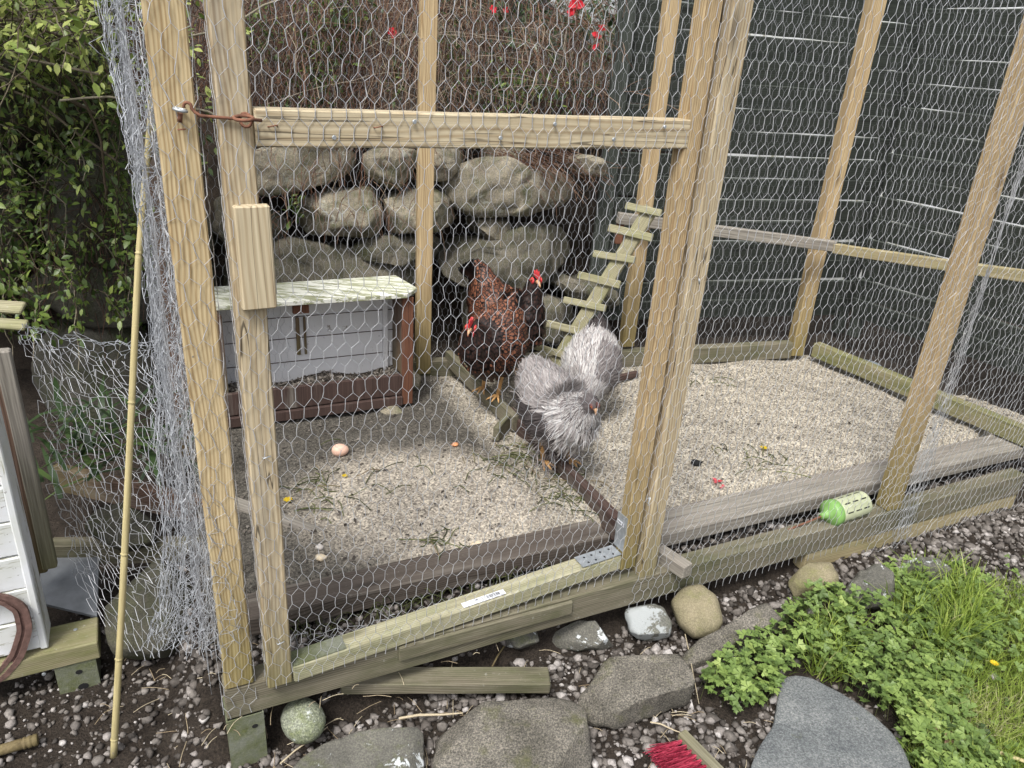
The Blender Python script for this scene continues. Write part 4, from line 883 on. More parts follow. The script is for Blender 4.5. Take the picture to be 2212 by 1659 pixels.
bxpl('front_board', .0, .689, -.018, -.0, .045, .135, M['brown_board']); bxpl('bottom_rail', .0, .689, -.03, -.0, .0, .04, M['brown_board'])
bxpl('floor', .018, .70, .0, .155, .02, .03, M['brown_board'])
lid = MB(); zt = .475; q = [PT(BX, -.0, -.045, zt), PT(BX, .70, -.045, zt-.004), PT(BX, .755, .0, zt+.004), PT(BX, .72, .175, zt+.008), PT(BX, -.02, .165, zt+.008)]
lid.add([p[:] for p in q]+[(p+Vector((0, 0, .018)))[:] for p in q], [[4, 3, 2, 1, 0], [5, 6, 7, 8, 9]]+[[i, (i+1) % 5, 5+(i+1) % 5, 5+i] for i in range(5)])
lo = lid.obj('lid', M['lid_white'], nb_); lo.modifiers.new('bevel', 'BEVEL').width = .002
n = 2600; uu, ss = RS.uniform(.02, .69, n), RS.uniform(0, .15, n); P = np.array([PT(BX, a, b, .10+.05*b+.012*math.sin(a*20)+.01*math.sin(b*37))[:] for a, b in zip(uu, ss)])
D = RS.normal(size=(n, 3))*[1, 1, .3]; M['litter'] = attrmat('litter', [(0, (.04, .032, .026)), (.5, (.16, .14, .12)), (1, (.42, .38, .33))], .95)
leaves('bedding', P, D, np.tile([0, 0, 1.], (n, 1))+RS.normal(size=(n, 3))*.2, RS.uniform(.008, .022, n), M['litter'], nb_)['kind'] = 'stuff'
mb = MB(); gu = np.linspace(.018, .70, 14); gs = np.linspace(0, .154, 7)
for a in range(13):
    for b in range(6):
        z = lambda u, s: .095+.05*s+.012*math.sin(u*20)+.01*math.sin(s*37); cs = [(gu[a], gs[b]), (gu[a+1], gs[b]), (gu[a+1], gs[b+1]), (gu[a], gs[b+1])]
        mb.add([PT(BX, u, s, z(u, s)) for u, s in cs], [[0, 1, 2, 3]])
mb.obj('bedding_bed', M['earth'], nb_)
# ------------------------------------------------------------------ egg and small things on the floor
def onfloor(x, y, dz=0): p = onz(x, y, .0); z = float(fz(np.array([p.x]), np.array([p.y]))[0]); return onz(x, y, z+dz)
v, f = ico(3); v = v.copy(); v[:, 0] *= 1+.0*v[:, 0]; e_ = v*np.array([.031, .0235, .0235]); e_[:, 1:] *= (1-.12*v[:, 0])[:, None]
c = onfloor(735, 972, .018)
tag(meshobj('egg', e_, f, simple('eggshell', (.72, .47, .36), .45, 0, .05, 60, bmp=0), None, Matrix.Translation(c) @ Matrix.Rotation(.3, 4, 'Z'), smooth=True), 'pale pink brown hen egg lying on the run floor', 'egg')
def peb(x, y, r, mat, label, name='stone', cat='stone', fl=True, seed=0):
    rs = np.random.RandomState(seed); tv = I2[0]*(1+.15*rs.normal(size=(len(I2[0]), 1)))*np.array([1, .8, .6])*r
    return tag(meshobj(name, tv, I2[1], mat, None, Matrix.Translation(onfloor(x, y, r*.4) if fl else gsolve(x, y, r*.4))), label, cat)
M['palestone'] = simple('pale_stone', (.62, .52, .37), .8, 0, .2, 60); M['whitestone'] = simple('white_stone', (.52, .48, .44), .8, 0, .15, 60)
peb(693, 1204, .017, M['palestone'], 'small buff stone on the soil left of the dark board', seed=1); peb(690, 1182, .013, M['whitestone'], 'white chip just above the small buff stone', seed=2)
peb(1030, 1178, .022, M['palestone'], 'pale half round chip at the back edge of the dark board', seed=3); peb(983, 960, .013, simple('orange_bit', (.55, .25, .12), .8), 'small orange brown scrap on the floor in front of the hens', 'scrap', 'scrap', seed=4)
peb(1490, 1088, .014, M['palestone'], 'buff chip on the grit behind the hinge post', seed=5); peb(1505, 1000, .02, M['black'], 'small black lump on the grit right of the hinge post', 'lump', 'lump', seed=6)
peb(2068, 1010, .03, M['whitestone'], 'white lump of stone near the right hand beam', seed=7); peb(1860, 1095, .0, M['whitestone'], '', seed=8) if False else None
def petals(x, y, mat, label, cat, name, r=.018, n=5, seed=0):
    c = np.array(onfloor(x, y, .008)[:]); a = np.linspace(0, 6.28, n, endpoint=False)+seed; D = np.column_stack([np.cos(a), np.sin(a), np.full(n, .25)])
    return tag(leaves(name, np.tile(c, (n, 1)), D, np.tile([0, 0, 1.], (n, 1)), np.full(n, r), mat, None, None, (LEAF[0]*np.array([1, 1.4, 1]), LEAF[1])), label, cat)
M['pink'] = attrmat('pink_petal', [(0, (.62, .08, .10)), (1, (.75, .14, .16))], .5, .2); M['yellow'] = attrmat('yellow_petal', [(0, (.65, .45, .02)), (1, (.8, .6, .04))], .5, .2)
petals(1548, 1040, M['pink'], 'fallen pink red petal on the grit, the upper of two', 'petal', 'petal', .024, 3); petals(1560, 1052, M['pink'], 'fallen pink red petal on the grit, the lower of two', 'petal', 'petal', .018, 2, 1)
petals(1650, 968, M['yellow'], 'yellow dandelion head on the pale grit', 'dandelion', 'dandelion', .017, 9); petals(745, 1028, M['yellow'], 'tiny yellow dandelion head below the egg', 'dandelion', 'dandelion', .012, 8)
petals(622, 1080, M['yellow'], 'yellow dandelion head beside the gate stile', 'dandelion', 'dandelion', .017, 8); petals(1302, 1155, M['yellow'], 'yellow dandelion head by the gate corner bracket', 'dandelion', 'dandelion', .014, 8)
# wilted greens and straws scattered on floor and soil
def strand(c, L, th, lift=.01, n=6, bend=.25):
    p = np.array(c, float); a = th; out = [p+[0, 0, lift*.3]]
    for k in range(n): a += RS.normal()*bend; p = p+np.array([math.cos(a), math.sin(a), 0])*L/n; out.append(p+[0, 0, lift*math.sin((k+1)/n*3.14)])
    return np.array(out)
gr = []
for (cx_, cy_, rx, ry, n) in [(1120, 1000, 90, 60, 75), (1240, 1070, 60, 50, 35), (850, 1060, 200, 90, 12), (700, 1060, 70, 60, 26), (960, 1180, 60, 20, 14), (1650, 1000, 120, 60, 22), (1500, 820, 80, 20, 12)]:
    for _ in range(n): p = onfloor(cx_+RS.normal()*rx*.5, cy_+RS.normal()*ry*.5); gr.append(strand(p, RS.uniform(.03, .13), RS.rand()*6.28, RS.uniform(.004, .02)))
M['wilt'] = attrmat('wilted_green', [(0, (.04, .05, .018)), (.5, (.11, .125, .045)), (.8, (.22, .24, .10)), (1, (.24, .18, .11))], .7, .1)
tag(curves('wilted_greens', gr, .0018, M['wilt'], None, 4), 'wilted green stalks strewn over the run floor', 'greens', None, 'stuff')
ng = []
for _ in range(260):
    x, y = [(RS.uniform(560, 760), RS.uniform(1215, 1262)), (RS.uniform(640, 1300), 0)][RS.rand() < .6]
    if y == 0: y = 1385-(x-640)*.30+RS.uniform(-30, 10)
    p = onz(x, y, -.085); ng.append(strand(p, RS.uniform(.04, .11), RS.rand()*6.28, RS.uniform(.02, .06)))
tag(curves('grass_tufts', ng, .0014, M['wilt'], None, 3, [RS.uniform(0, .6) for _ in ng]), 'sparse dark grass between the boards just inside the gate', 'grass', None, 'stuff')
st = []
for _ in range(170):
    x, y = RS.uniform(200, 1720), RS.uniform(1380, 1680); 
    if y < 1500-(x-600)*.25 and x > 560: continue
    p = gsolve(x, y, .012); st.append(strand(p, RS.uniform(.015, .075), RS.rand()*6.28, .006, 4, .07))
M['straw'] = attrmat('straw', [(0, (.28, .21, .13)), (1, (.62, .54, .38))], .7)
tag(curves('straw', st, .0009, M['straw'], None, 4), 'short broken straws scattered over the dark chippings', 'straw', None, 'stuff')
for k, (a, b, r, lb) in enumerate([((605, 1650), (708, 1570), .0022, 'long pale straw leaning beside the round stone ball'), ((862, 1552), (1000, 1540), .0035, 'thick pale dry stalk lying in front of the largest rock'), ((1480, 1370), (1510, 1520), .0015, 'thin dry stem fallen across the cobble and the angular rock'), ((1405, 1560), (1478, 1585), .002, 'pale straw touching the red brush'), ((1063, 1440), (1105, 1370), .0025, 'brown twig lying across the end of the loose plank')]):
    p, q = gsolve(*a, .03), gsolve(*b, .04 if k != 2 else .05); V, F = polytube([p, p.lerp(q, .3)+Vector((0, .002, .004)), p.lerp(q, .7), q], [r, r, r*.8, r*.5], 6)
    tag(meshobj('straw_stalk', V, F, M['straw'] if k != 4 else M['brown_trim'], None, rnd=np.full(len(V), .7)), lb, 'straw')

# ------------------------------------------------------------------ hen house on the left
HP = ((-1.065, 1.545), (.886, .464)); HD = Vector((HP[1][0], HP[1][1], 0)); HN = Vector((-HP[1][1], HP[1][0], 0))
hh = empty('hen_house', PT(HP, -.4, .3, -.2), 'white painted wooden hen house with grey trim on a timber base at far left', 'hen house')
ctr = onz(210, 1378, -.145); ub = (ctr-Vector((HP[0][0], HP[0][1], 0))).dot(HD)
timber('base_beam', PT(HP, -1.3, 0, -.172), PT(HP, .0, 0, -.172), .056, .11, HN, M['green_wood'], hh, seed=50)
sc_ = [onv(165, 1384, HP)]
for (x, y) in [(95, 1455)]: disc('screw', onv(x, y, HP)-HN*.002, .005, .0015, -HN, M['zinc'], hh)
disc('screw', onz(163, 1360, -.143), .005, .0015, (0, 0, 1), M['zinc'], hh)
wr = onz(103, 1399, -.14); WPL = ((wr.x, wr.y), HP[1])
for k in range(9):
    z0 = -.14+k*.1; 
    timber('wall_board', PT(WPL, -1.2, .0, z0+.049), PT(WPL, -.012, .0, z0+.049+RS.uniform(-.002, .002)), .0965, .018, HN+Vector((0, 0, .03)), M['white_wall'], hh, seed=60+k)
timber('corner_strip', PT(WPL, -.006, -.003, -.14), PT(WPL, -.006, -.003, .72), .018, .10, HN, M['white_wall'], hh, seed=70)
# trims behind the white corner
ta, tb_ = onY(84, 1240, wr.y+.15), onY(5, 640, wr.y+.15); ta2, tb2 = onY(106, 1232, wr.y+.13), onY(26, 700, wr.y+.13)
timber('trim_board', onY(88, 1240, 1.72), Vector((onY(88, 1240, 1.72).x, 1.72, 1.0)), .034, .03, HN, M['brown_trim'], hh, seed=71)
timber('trim_board', onY(108, 1230, 1.70), Vector((onY(108, 1230, 1.70).x, 1.70, .62)), .036, .03, HN, M['grey_trim'], hh, seed=72)
rb0 = onY(40, 662, 1.95); timber('roof_board', rb0+Vector((-.12, .0, .0)), rb0+Vector((.012, .0, .0)), .04, .012, (0, .55, -.83), M['moss_wood'], hh, seed=73)
rb1 = onY(48, 700, 1.93); timber('roof_board', rb1+Vector((-.12, .0, .0)), rb1+Vector((.008, .0, .0)), .035, .012, (0, .55, -.83), M['moss_wood'], hh, seed=74)
Mx = Matrix(((HD.x, HN.x, 0, 0), (HD.y, HN.y, 0, 0), (0, 0, 1, 0), (0, 0, 0, 1)))
shp = onz(162, 1557, -.30); u_ = (Vector((shp.x, shp.y, 0))-Vector((HP[0][0], HP[0][1], 0))).dot(HD)
shoe(hh, PT(HP, -.062, .004, 0), HP[1], .098, -.34, -.2005, M['zinc_green'], [(0.005, -.232, .0085), (.008, -.285, .013)])
pf = [onz(85, 1300, -.15), onz(210, 1330, -.15), onz(215, 1190, -.12), onz(90, 1190, -.12)]
plate('floor_sheet', [p+Vector((0, 0, -.01)) for p in pf], .01, simple('grey_sheet', (.17, .18, .19), .7, 0, .3, 12), hh)
# horseshoe on the wall
V = []; F = []; cpx = [(-45, 1470), (0, 1452), (38, 1408), (56, 1350), (46, 1306), (18, 1288), (-20, 1280), (-60, 1300)]
pts_ = [onv(x, y, WPL)-HN*.012 for x, y in cpx]; ext = []
for i in range(len(pts_)-1):
    for k in range(4): ext.append((pts_[i].lerp(pts_[i+1], k/4)))
ext.append(pts_[-1]); ext = [ (ext[max(i-1,0)]+ext[i]*2+ext[min(i+1,len(ext)-1)])/4 for i in range(len(ext))]
ns = len(ext)
for i, p in enumerate(ext):
    t_ = (ext[min(i+1, ns-1)]-ext[max(i-1, 0)]).normalized(); o = t_.cross(HN).normalized(); wd = .017*(.72+.28*math.sin(math.pi*min(1, i/ns+.15)))
    for (a, b) in ((-1, 0), (1, 0), (1, -.010), (.35, -.010), (.3, -.005), (-.1, -.005), (-.15, -.010), (-1, -.010)): V.append(p+o*a*wd+HN*b)
for i in range(ns-1):
    for k in range(8): j = (k+1) % 8; F.append([i*8+k, i*8+j, (i+1)*8+j, (i+1)*8+k])
F += [list(range(8)), [(ns-1)*8+k for k in range(8)][::-1]]
tag(meshobj('horseshoe', V, F, M['horseshoe'], None, smooth=False), 'rusty brown horseshoe hung on the white hen house wall', 'horseshoe')
# turned wooden handle at bottom left
hp0, hp1 = gsolve(-40, 1632, .02), gsolve(82, 1597, .02); prof = [(0, .012), (.55, .0135), (.70, .0135), (.72, .0115), (.74, .0145), (.78, .0145), (.80, .012), (.82, .0148), (.88, .015), (.90, .0125), (.92, .015), (.99, .0145), (1, .012)]
V, F = polytube([hp0.lerp(hp1, a) for a, _ in prof], [r for _, r in prof], 14); tag(meshobj('wooden_handle', V, F, M['brown_trim'], None, smooth=True), 'turned wooden tool handle lying on dark soil at bottom left', 'handle')
# bamboo canes
def cane(name, pts, r, nodes_, mat, label):
    pts = [Vector(p) for p in pts]; P = []; R = []
    L = [0]; 
    for a, b in zip(pts, pts[1:]): L.append(L[-1]+(b-a).length)
    def at(s):
        for i in range(len(pts)-1):
            if s <= L[i+1]+1e-9: return pts[i].lerp(pts[i+1], (s-L[i])/(L[i+1]-L[i]))
        return pts[-1]
    ss = sorted(set([0, L[-1]]+[L[-1]*k/24 for k in range(25)]+[L[-1]*n+d for n in nodes_ for d in (-.006, -.002, 0, .002, .006)]))
    for s in ss: 
        k = min([abs(s-L[-1]*n) for n in nodes_]+[9]); P.append(at(min(max(s, 0), L[-1]))); R.append(r*(1-.25*s/L[-1])*(1.22 if k < .001 else (.9 if k < .003 else 1)))
    V, F = polytube(P, R, 10); z = (pts[-1]-pts[0]).normalized(); x = z.orthogonal().normalized(); y = z.cross(x); o = pts[0]
    Mx = Matrix(((x.x, y.x, z.x, o.x), (x.y, y.y, z.y, o.y), (x.z, y.z, z.z, o.z), (0, 0, 0, 1))); inv = Mx.inverted()
    return tag(meshobj(name, [(inv @ v)[:] for v in V], F, mat, None, Mx, smooth=True), label, 'cane')
b0 = gsolve(245, 1640, -.01); cane('bamboo_cane', [b0, onY(264, 1300, 1.37), onY(281, 950, 1.42), onY(299, 560, 1.50), onY(330, 200, 1.58)], .0085, [.04, .19, .37, .60, .80], M['bamboo'], 'upright bamboo cane leaning in front of the hanging netting')
cane('bamboo_cane', [gsolve(1975, 1552, .03), gsolve(2060, 1590, .035), gsolve(2290, 1672, .05)], .006, [.3, .7], M['bamboo'], 'thin bamboo cane lying across the grass at bottom right')
# ------------------------------------------------------------------ loose netting on the left
def patchfn(rows, fold=0, nf=6, noise_=.01, seed=0, fl=.0):
    G = np.array([[onY(x, y, Y)[:] for (x, y, Y) in r] for r in rows]); nr_, nc_ = G.shape[:2]
    def fn(uv):
        U = np.clip(uv[:, 0], 0, .9999)*(nc_-1); Vv = np.clip(1-uv[:, 1], 0, .9999)*(nr_-1); i = Vv.astype(int); j = U.astype(int); a = (Vv-i)[:, None]; b = (U-j)[:, None]
        P = (G[i, j]*(1-b)+G[i, j+1]*b)*(1-a)+(G[i+1, j]*(1-b)+G[i+1, j+1]*b)*a
        ph = uv[:, 0]*nf*6.28+vnoise(uv[:, [0, 1, 1]], 5, seed)*1.5; P[:, 1] += fold*np.sin(ph); P[:, 0] += fold*.35*np.cos(ph*1.3)
        for k in range(3): P[:, k] += noise_*vnoise(P, 14, seed+k)+noise_*.6*vnoise(P, 37, seed+k+5)
        return P
    return fn
ln = empty('loose_netting', gsolve(330, 1400), 'crumpled sheet of loose wire netting hanging left of the front post', 'wire netting')
A = [[(205, -30, 1.55), (255, -30, 1.45), (316, -30, 1.34)], [(232, 150, 1.56), (280, 150, 1.46), (332, 150, 1.34)], [(262, 300, 1.56), (305, 300, 1.45), (348, 300, 1.34)], [(290, 450, 1.56), (325, 450, 1.45), (366, 450, 1.34)], [(305, 600, 1.56), (345, 600, 1.45), (384, 600, 1.34)], [(320, 750, 1.56), (362, 750, 1.44), (400, 750, 1.33)], [(330, 950, 1.54), (385, 950, 1.42), (424, 950, 1.32)], [(340, 1150, 1.5), (400, 1150, 1.4), (446, 1150, 1.31)], [(330, 1300, 1.46), (410, 1310, 1.38), (465, 1300, 1.30)], [(300, 1400, 1.42), (400, 1410, 1.36), (478, 1400, 1.3)]]
def uvnet(name, fn, nc, nr, par, seed, **k): V, F = hexnet(fn, 0, 1, 0, 1, cw=1/nc, cp=1/nr, jit=.13/nc, seed=seed, r1=.00082, r2=.00052, **k); return meshobj(name, V, F, M['wire' if name == 'netting_sheet' else 'wire_dull2'], par)
uvnet('netting_fold', patchfn(A, .03, 4, .007, 1), 17, 46, ln, 31); uvnet('netting_fold', patchfn([[(x+8, y, Y+.05) for x, y, Y in r] for r in A[:]], .03, 5, .008, 9), 15, 44, ln, 32)
uvnet('netting_fold', patchfn([[(x+14+(c*6), y, Y-.01) for c, (x, y, Y) in enumerate(r)] for r in A[5:]], .02, 3, .01, 19), 10, 24, ln, 33)
B = [[(38, 712, 1.80), (120, 738, 1.75), (230, 768, 1.65), (345, 772, 1.55)], [(78, 860, 1.76), (170, 870, 1.7), (270, 885, 1.6), (385, 900, 1.5)], [(100, 1000, 1.73), (190, 1010, 1.65), (290, 1030, 1.57), (400, 1040, 1.47)], [(132, 1130, 1.7), (210, 1150, 1.63), (310, 1170, 1.54), (425, 1180, 1.44)], [(150, 1240, 1.66), (240, 1270, 1.6), (330, 1290, 1.5), (440, 1290, 1.42)], [(240, 1400, 1.56), (300, 1425, 1.5), (370, 1440, 1.44), (452, 1395, 1.38)]]
uvnet('netting_sheet', patchfn(B, .010, 2, .006, 3), 12, 24, ln, 34); uvnet('netting_sheet', patchfn([[(x+7, y+8, Y+.07) for x, y, Y in r] for r in B[:-1]], .010, 2, .006, 4), 12, 21, ln, 35)
R_ = [[(45, 705, 1.86), (150, 728, 1.86), (250, 745, 1.76), (345, 752, 1.66)], [(34, 708, 1.80), (120, 715, 1.80), (240, 736, 1.70), (345, 728, 1.60)], [(38, 745, 1.77), (120, 772, 1.75), (230, 786, 1.66), (345, 780, 1.55)]]
uvnet('netting_roll', patchfn(R_, .006, 3, .012, 5), 14, 7, ln, 36)
Q = [[(285, 720, 1.62), (330, 705, 1.58), (392, 690, 1.45)], [(300, 830, 1.60), (350, 830, 1.52), (405, 830, 1.42)], [(335, 960, 1.55), (380, 960, 1.48), (425, 960, 1.36)]]
uvnet('netting_fold', patchfn(Q, .02, 3, .012, 6), 9, 12, ln, 37)
# ------------------------------------------------------------------ chicken ladder
ld0, ld1 = onz(1190, 800, .06), onY(1398, 462, 3.22)
lad = empty('chicken_ladder', ld0, 'mossy sloping chicken ladder with nailed rungs leaning on the perch rail', 'ladder')
axd = (ld1-ld0).normalized(); across = Vector((.82, -.57, 0)); up_ = across.cross(axd).normalized(); up_ = up_ if up_.y < 0 else -up_
timber('ladder_plank', ld0-axd*.10, ld1+axd*.03, .066, .02, -up_, M['moss_wood'], lad, seed=80)
RNG = [((1148, 745), (1234, 772)), ((1180, 698), (1276, 722)), ((1216, 647), (1307, 666)), ((1247, 594), (1338, 615)), ((1280, 547), (1370, 562)), ((1313, 492), (1408, 514)), ((1350, 443), (1427, 460))]
LPn = up_; 
def onpl(x, y, c, n): r = _dir(x-CX, y-CY, FX); o = Vector((0, 0, H)); return o+r*((c-o).dot(n)/r.dot(n))
cpl = ld0+up_*.018
for k, (a, b) in enumerate(RNG):
    p, q = onpl(*a, cpl, LPn), onpl(*b, cpl, LPn); L_ = (q-p).normalized(); timber('rung', p, q, .031+.003*(k % 2), .015, -up_, M['moss_wood'], lad, seed=90+k)
# ------------------------------------------------------------------ hens
def henbody(name, sp, mat, par, Mx, seed, remesh=.007):
    V, F = [], []; seg = 18
    pts = [Vector(s[0]) for s in sp]; n = len(pts); ref = Vector((0, 1, 0)); fr_ = []
    for i, p in enumerate(pts):
        t_ = (pts[min(i+1, n-1)]-pts[max(i-1, 0)]).normalized(); sd2 = (ref-t_*ref.dot(t_)).normalized(); up2 = t_.cross(sd2)*-1; up2 = t_.cross(sd2); fr_.append((t_, sd2, up2))
        for k in range(seg): a = 2*math.pi*k/seg; V.append(p+sd2*math.cos(a)*sp[i][1]+up2*math.sin(a)*sp[i][2])
    for i in range(n-1):
        for k in range(seg): j = (k+1) % seg; F.append([i*seg+k, i*seg+j, (i+1)*seg+j, (i+1)*seg+k])
    F += [list(range(seg))[::-1], [(n-1)*seg+k for k in range(seg)]]
    o = meshobj(name, V, F, mat, par, Mx, smooth=True); s = o.modifiers.new('smooth', 'SUBSURF'); s.levels = s.render_levels = 1
    return o, fr_
FEA = (np.array([[0, 0, 0], [.35, .30, .03], [.35, -.30, .03], [.75, .34, .03], [.75, -.34, .03], [1.0, .12, .0], [1.0, -.12, .0], [.5, .13, .045], [.5, -.13, .045], [.80, .0, .045]]),
       np.array([[0, 8, 7], [0, 7, 1], [0, 2, 8], [1, 7, 3], [2, 4, 8], [7, 9, 3], [8, 4, 9], [7, 8, 9], [3, 9, 5], [4, 6, 9], [5, 9, 6]]), np.array([.2, 0, 0, 0, 0, 0, 0, 1, 1, 1]))
STRIP = (np.array([[0, -.03, 0], [0, .03, 0], [.5, -.038, .06], [.5, .038, .06], [1, 0, -.04]]), np.array([[0, 2, 3], [0, 3, 1], [2, 4, 3]]), np.zeros(5))
def plumage(name, sp, n, size, mat, par, Mx, tonefn, tpl, lift=.25, seed=0, out=.002, jit=.1, skip=None):
    r = np.random.RandomState(seed); pts = np.array([s[0] for s in sp], float); w_ = np.array([s[1] for s in sp]); h_ = np.array([s[2] for s in sp]); m = len(pts)
    L = np.linalg.norm(np.diff(pts, axis=0), axis=1)*(w_[:-1]+w_[1:]+h_[:-1]+h_[1:]); cs = np.concatenate([[0], np.cumsum(L)]); s = r.rand(n)*cs[-1]; i = np.searchsorted(cs, s)-1; i = np.clip(i, 0, m-2); f = (s-cs[i])/L[i]
    c = pts[i]*(1-f[:, None])+pts[i+1]*f[:, None]; W = w_[i]*(1-f)+w_[i+1]*f; Hh = h_[i]*(1-f)+h_[i+1]*f
    tan = np.array([(pts[min(k+1, m-1)]-pts[max(k-1, 0)]) for k in range(m)]); tan /= np.linalg.norm(tan, axis=1)[:, None]; T_ = tan[i]*(1-f[:, None])+tan[i+1]*f[:, None]; T_ /= np.linalg.norm(T_, axis=1)[:, None]
    sd2 = np.array([0, 1, 0])-T_*T_[:, 1:2]; sd2 /= np.linalg.norm(sd2, axis=1)[:, None]; up2 = np.cross(T_, sd2); a = r.rand(n)*6.283
    nn = sd2*(np.cos(a)/np.maximum(W, 1e-3))[:, None]+up2*(np.sin(a)/np.maximum(Hh, 1e-3))[:, None]; nn /= np.linalg.norm(nn, axis=1)[:, None]
    sdR = np.array([0, 1, 0])-tan*tan[:, 1:2]; sdR /= np.linalg.norm(sdR, axis=1)[:, None]; upR = np.cross(tan, sdR)
    def ringp(k): return pts[k]+sdR[k]*(np.cos(a)*w_[k])[:, None]+upR[k]*(np.sin(a)*h_[k])[:, None]
    A0, A1 = ringp(i), ringp(i+1); P = A0*(1-f[:, None])+A1*f[:, None]; sv = A1-A0; sv /= np.linalg.norm(sv, axis=1)[:, None]+1e-9
    e0 = np.cross(sv, -sd2*np.sin(a)[:, None]+up2*np.cos(a)[:, None]); e0 /= np.linalg.norm(e0, axis=1)[:, None]+1e-9; e0 *= np.sign(np.sum(e0*nn, axis=1))[:, None]+1e-9; nn = e0; T_ = sv; P = P+nn*out
    t_ = (i+f)/(m-1); D = -T_-np.array([0, 0, .25])*(1-np.abs(nn[:, 2:3]))+nn*lift+r.normal(size=(n, 3))*jit; sz = size(t_, r)
    if skip is not None: k = ~skip(t_, a); P, D, nn, sz, t_, a = P[k], D[k], nn[k], sz[k], t_[k], a[k]
    R = frames(D, nn)*sz[:, None, None]; V_, F_, r_, e2 = batch(tpl[0], tpl[1], R, P, np.clip(tonefn(t_, a, P, r), 0, 1), tpl[2]); return meshobj(name, V_, F_, mat, par, Mx, rnd=r_, edge=e2)
M['laced'] = attrmat('laced_feather', [(0, (.016, .007, .006)), (.3, (.065, .023, .013)), (.6, (.135, .048, .025)), (1, (.24, .095, .05))], .55, var=.15, edge=(.42, .68, (.008, .006, .006)), spec=.35)
M['under_brown'] = simple('under_brown', (.022, .012, .009), .9, bmp=0)
M['comb'] = simple('comb_red', (.55, .05, .055), .5, 0, .25, 120, bmp=.4)
M['darkface'] = simple('dark_face', (.16, .075, .07), .6, 0, .2, 100, bmp=.2)
M['horn'] = simple('beak_horn', (.50, .30, .17), .45, 0, .15, 60, bmp=0); M['leg'] = simple('leg_yellow', (.52, .30, .12), .6, 0, .25, 120, bmp=.3)
M['eye'] = simple('eye', (.30, .08, .02), .2, bmp=0); M['pupil'] = simple('pupil', (.005, .005, .005), .15, bmp=0)
M['greyf'] = attrmat('grey_feather', [(0, (.035, .028, .028)), (.35, (.17, .15, .148)), (.65, (.40, .37, .36)), (1, (.74, .73, .71))], .8, .1, var=.1, scale=60)
M['under_grey'] = simple('under_grey', (.14, .12, .12), .9, bmp=0); M['under_pale'] = simple('under_pale', (.36, .34, .34), .9, bmp=0)
def legs(par, Mx, feet, hips, r=.0085, spread=.045):
    for ft, hp in zip(feet, hips):
        ft, hp = Vector(ft), Vector(hp); kn = hp.lerp(ft, .45)+Vector((-.018, 0, 0)); mb = MB()
        mb.add(*polytube([hp, kn, ft+Vector((0, 0, .008))], [r*1.5, r, r*.9], 10))
        for a in (-.55, 0, .55, math.pi):
            l = spread if a != math.pi else spread*.5; d = Vector((math.cos(a), math.sin(a), 0)); b = ft+Vector((0, 0, .008))
            mb.add(*polytube([b, b+d*l*.35+Vector((0, 0, .004)), b+d*l*.7-Vector((0, 0, .001)), b+d*l-Vector((0, 0, .004)), b+d*(l+.010)-Vector((0, 0, .008))], [r*.75, r*.6, r*.5, r*.4, .001], 7))
        mb.obj('leg', M['leg'], par, Mx, smooth=True)
def headbits(par, Mx, hpos, d, scale=1.0, comb=True, big=1.0, fm='comb'):
    """red comb, face, wattles, beak, eyes, in hen space"""
    d = Vector(d).normalized(); s = Vector((0, 1, 0)); s = (s-d*s.dot(d)).normalized(); u = d.cross(s); u = u if u.z > 0 else -u; o = Vector(hpos); L = Mx
    X = lambda a, b, c: o+(d*a+s*b+u*c)*scale
    if comb:
        prof_ = [(-.014, .014), (-.018, .034), (-.008, .026), (-.004, .044), (.004, .030), (.012, .045), (.017, .028), (.026, .036), (.028, .016), (.020, .010)]
        mb = MB(); k = len(prof_); V = [X(a, .002, c*big) for a, c in prof_]+[X(a, -.002, c*big) for a, c in prof_]; mb.add(V, [list(range(k)), list(range(k, 2*k))[::-1]]+[[i, k+i, k+(i+1) % k, (i+1) % k] for i in range(k)]); mb.obj('comb', M['comb'], par, L)
    mb = MB()
    for sg in (-1, 1):
        v = I2[0]*np.array([.013, .004, .012]); mb.add([X(.006+a, sg*.0155+b, .001+c) for a, b, c in v], [list(f_) for f_ in I2[1]])
        v = I2[0]*np.array([.007, .004, .013]); mb.add([X(.012+a, sg*.009+b, -.022+c) for a, b, c in v], [list(f_) for f_ in I2[1]])
        v = I2[0]*np.array([.006, .003, .009]); mb.add([X(-.010+a, sg*.015+b, -.010+c) for a, b, c in v], [list(f_) for f_ in I2[1]])
    mb.obj('face_and_wattles', M[fm], par, L, smooth=True)
    V, F = polytube([X(.016, 0, .001), X(.026, 0, .0), X(.036, 0, -.006), X(.040, 0, -.011)], [.0085*scale, .006*scale, .003*scale, .0008], 8); meshobj('beak', V, F, M['horn'], par, L, smooth=True)
    for sg in (-1, 1):
        v = I2[0]*.0042; meshobj('eye', [X(.008+a, sg*.0185+b, .005+c)[:] for a, b, c in v], I2[1], M['eye'], par, L, smooth=True)
        v = I2[0]*.0022; meshobj('pupil', [X(.008+a, sg*.0216+b, .005+c)[:] for a, b, c in v], I2[1], M['pupil'], par, L, smooth=True)
def henM(px, py, z, yaw, s, Y=None):
    p = onz(px, py, z) if Y is None else onY(px, py, Y); return p, Matrix.Translation(p) @ Matrix.Rotation(math.radians(yaw), 4, 'Z') @ Matrix.Scale(s, 4)
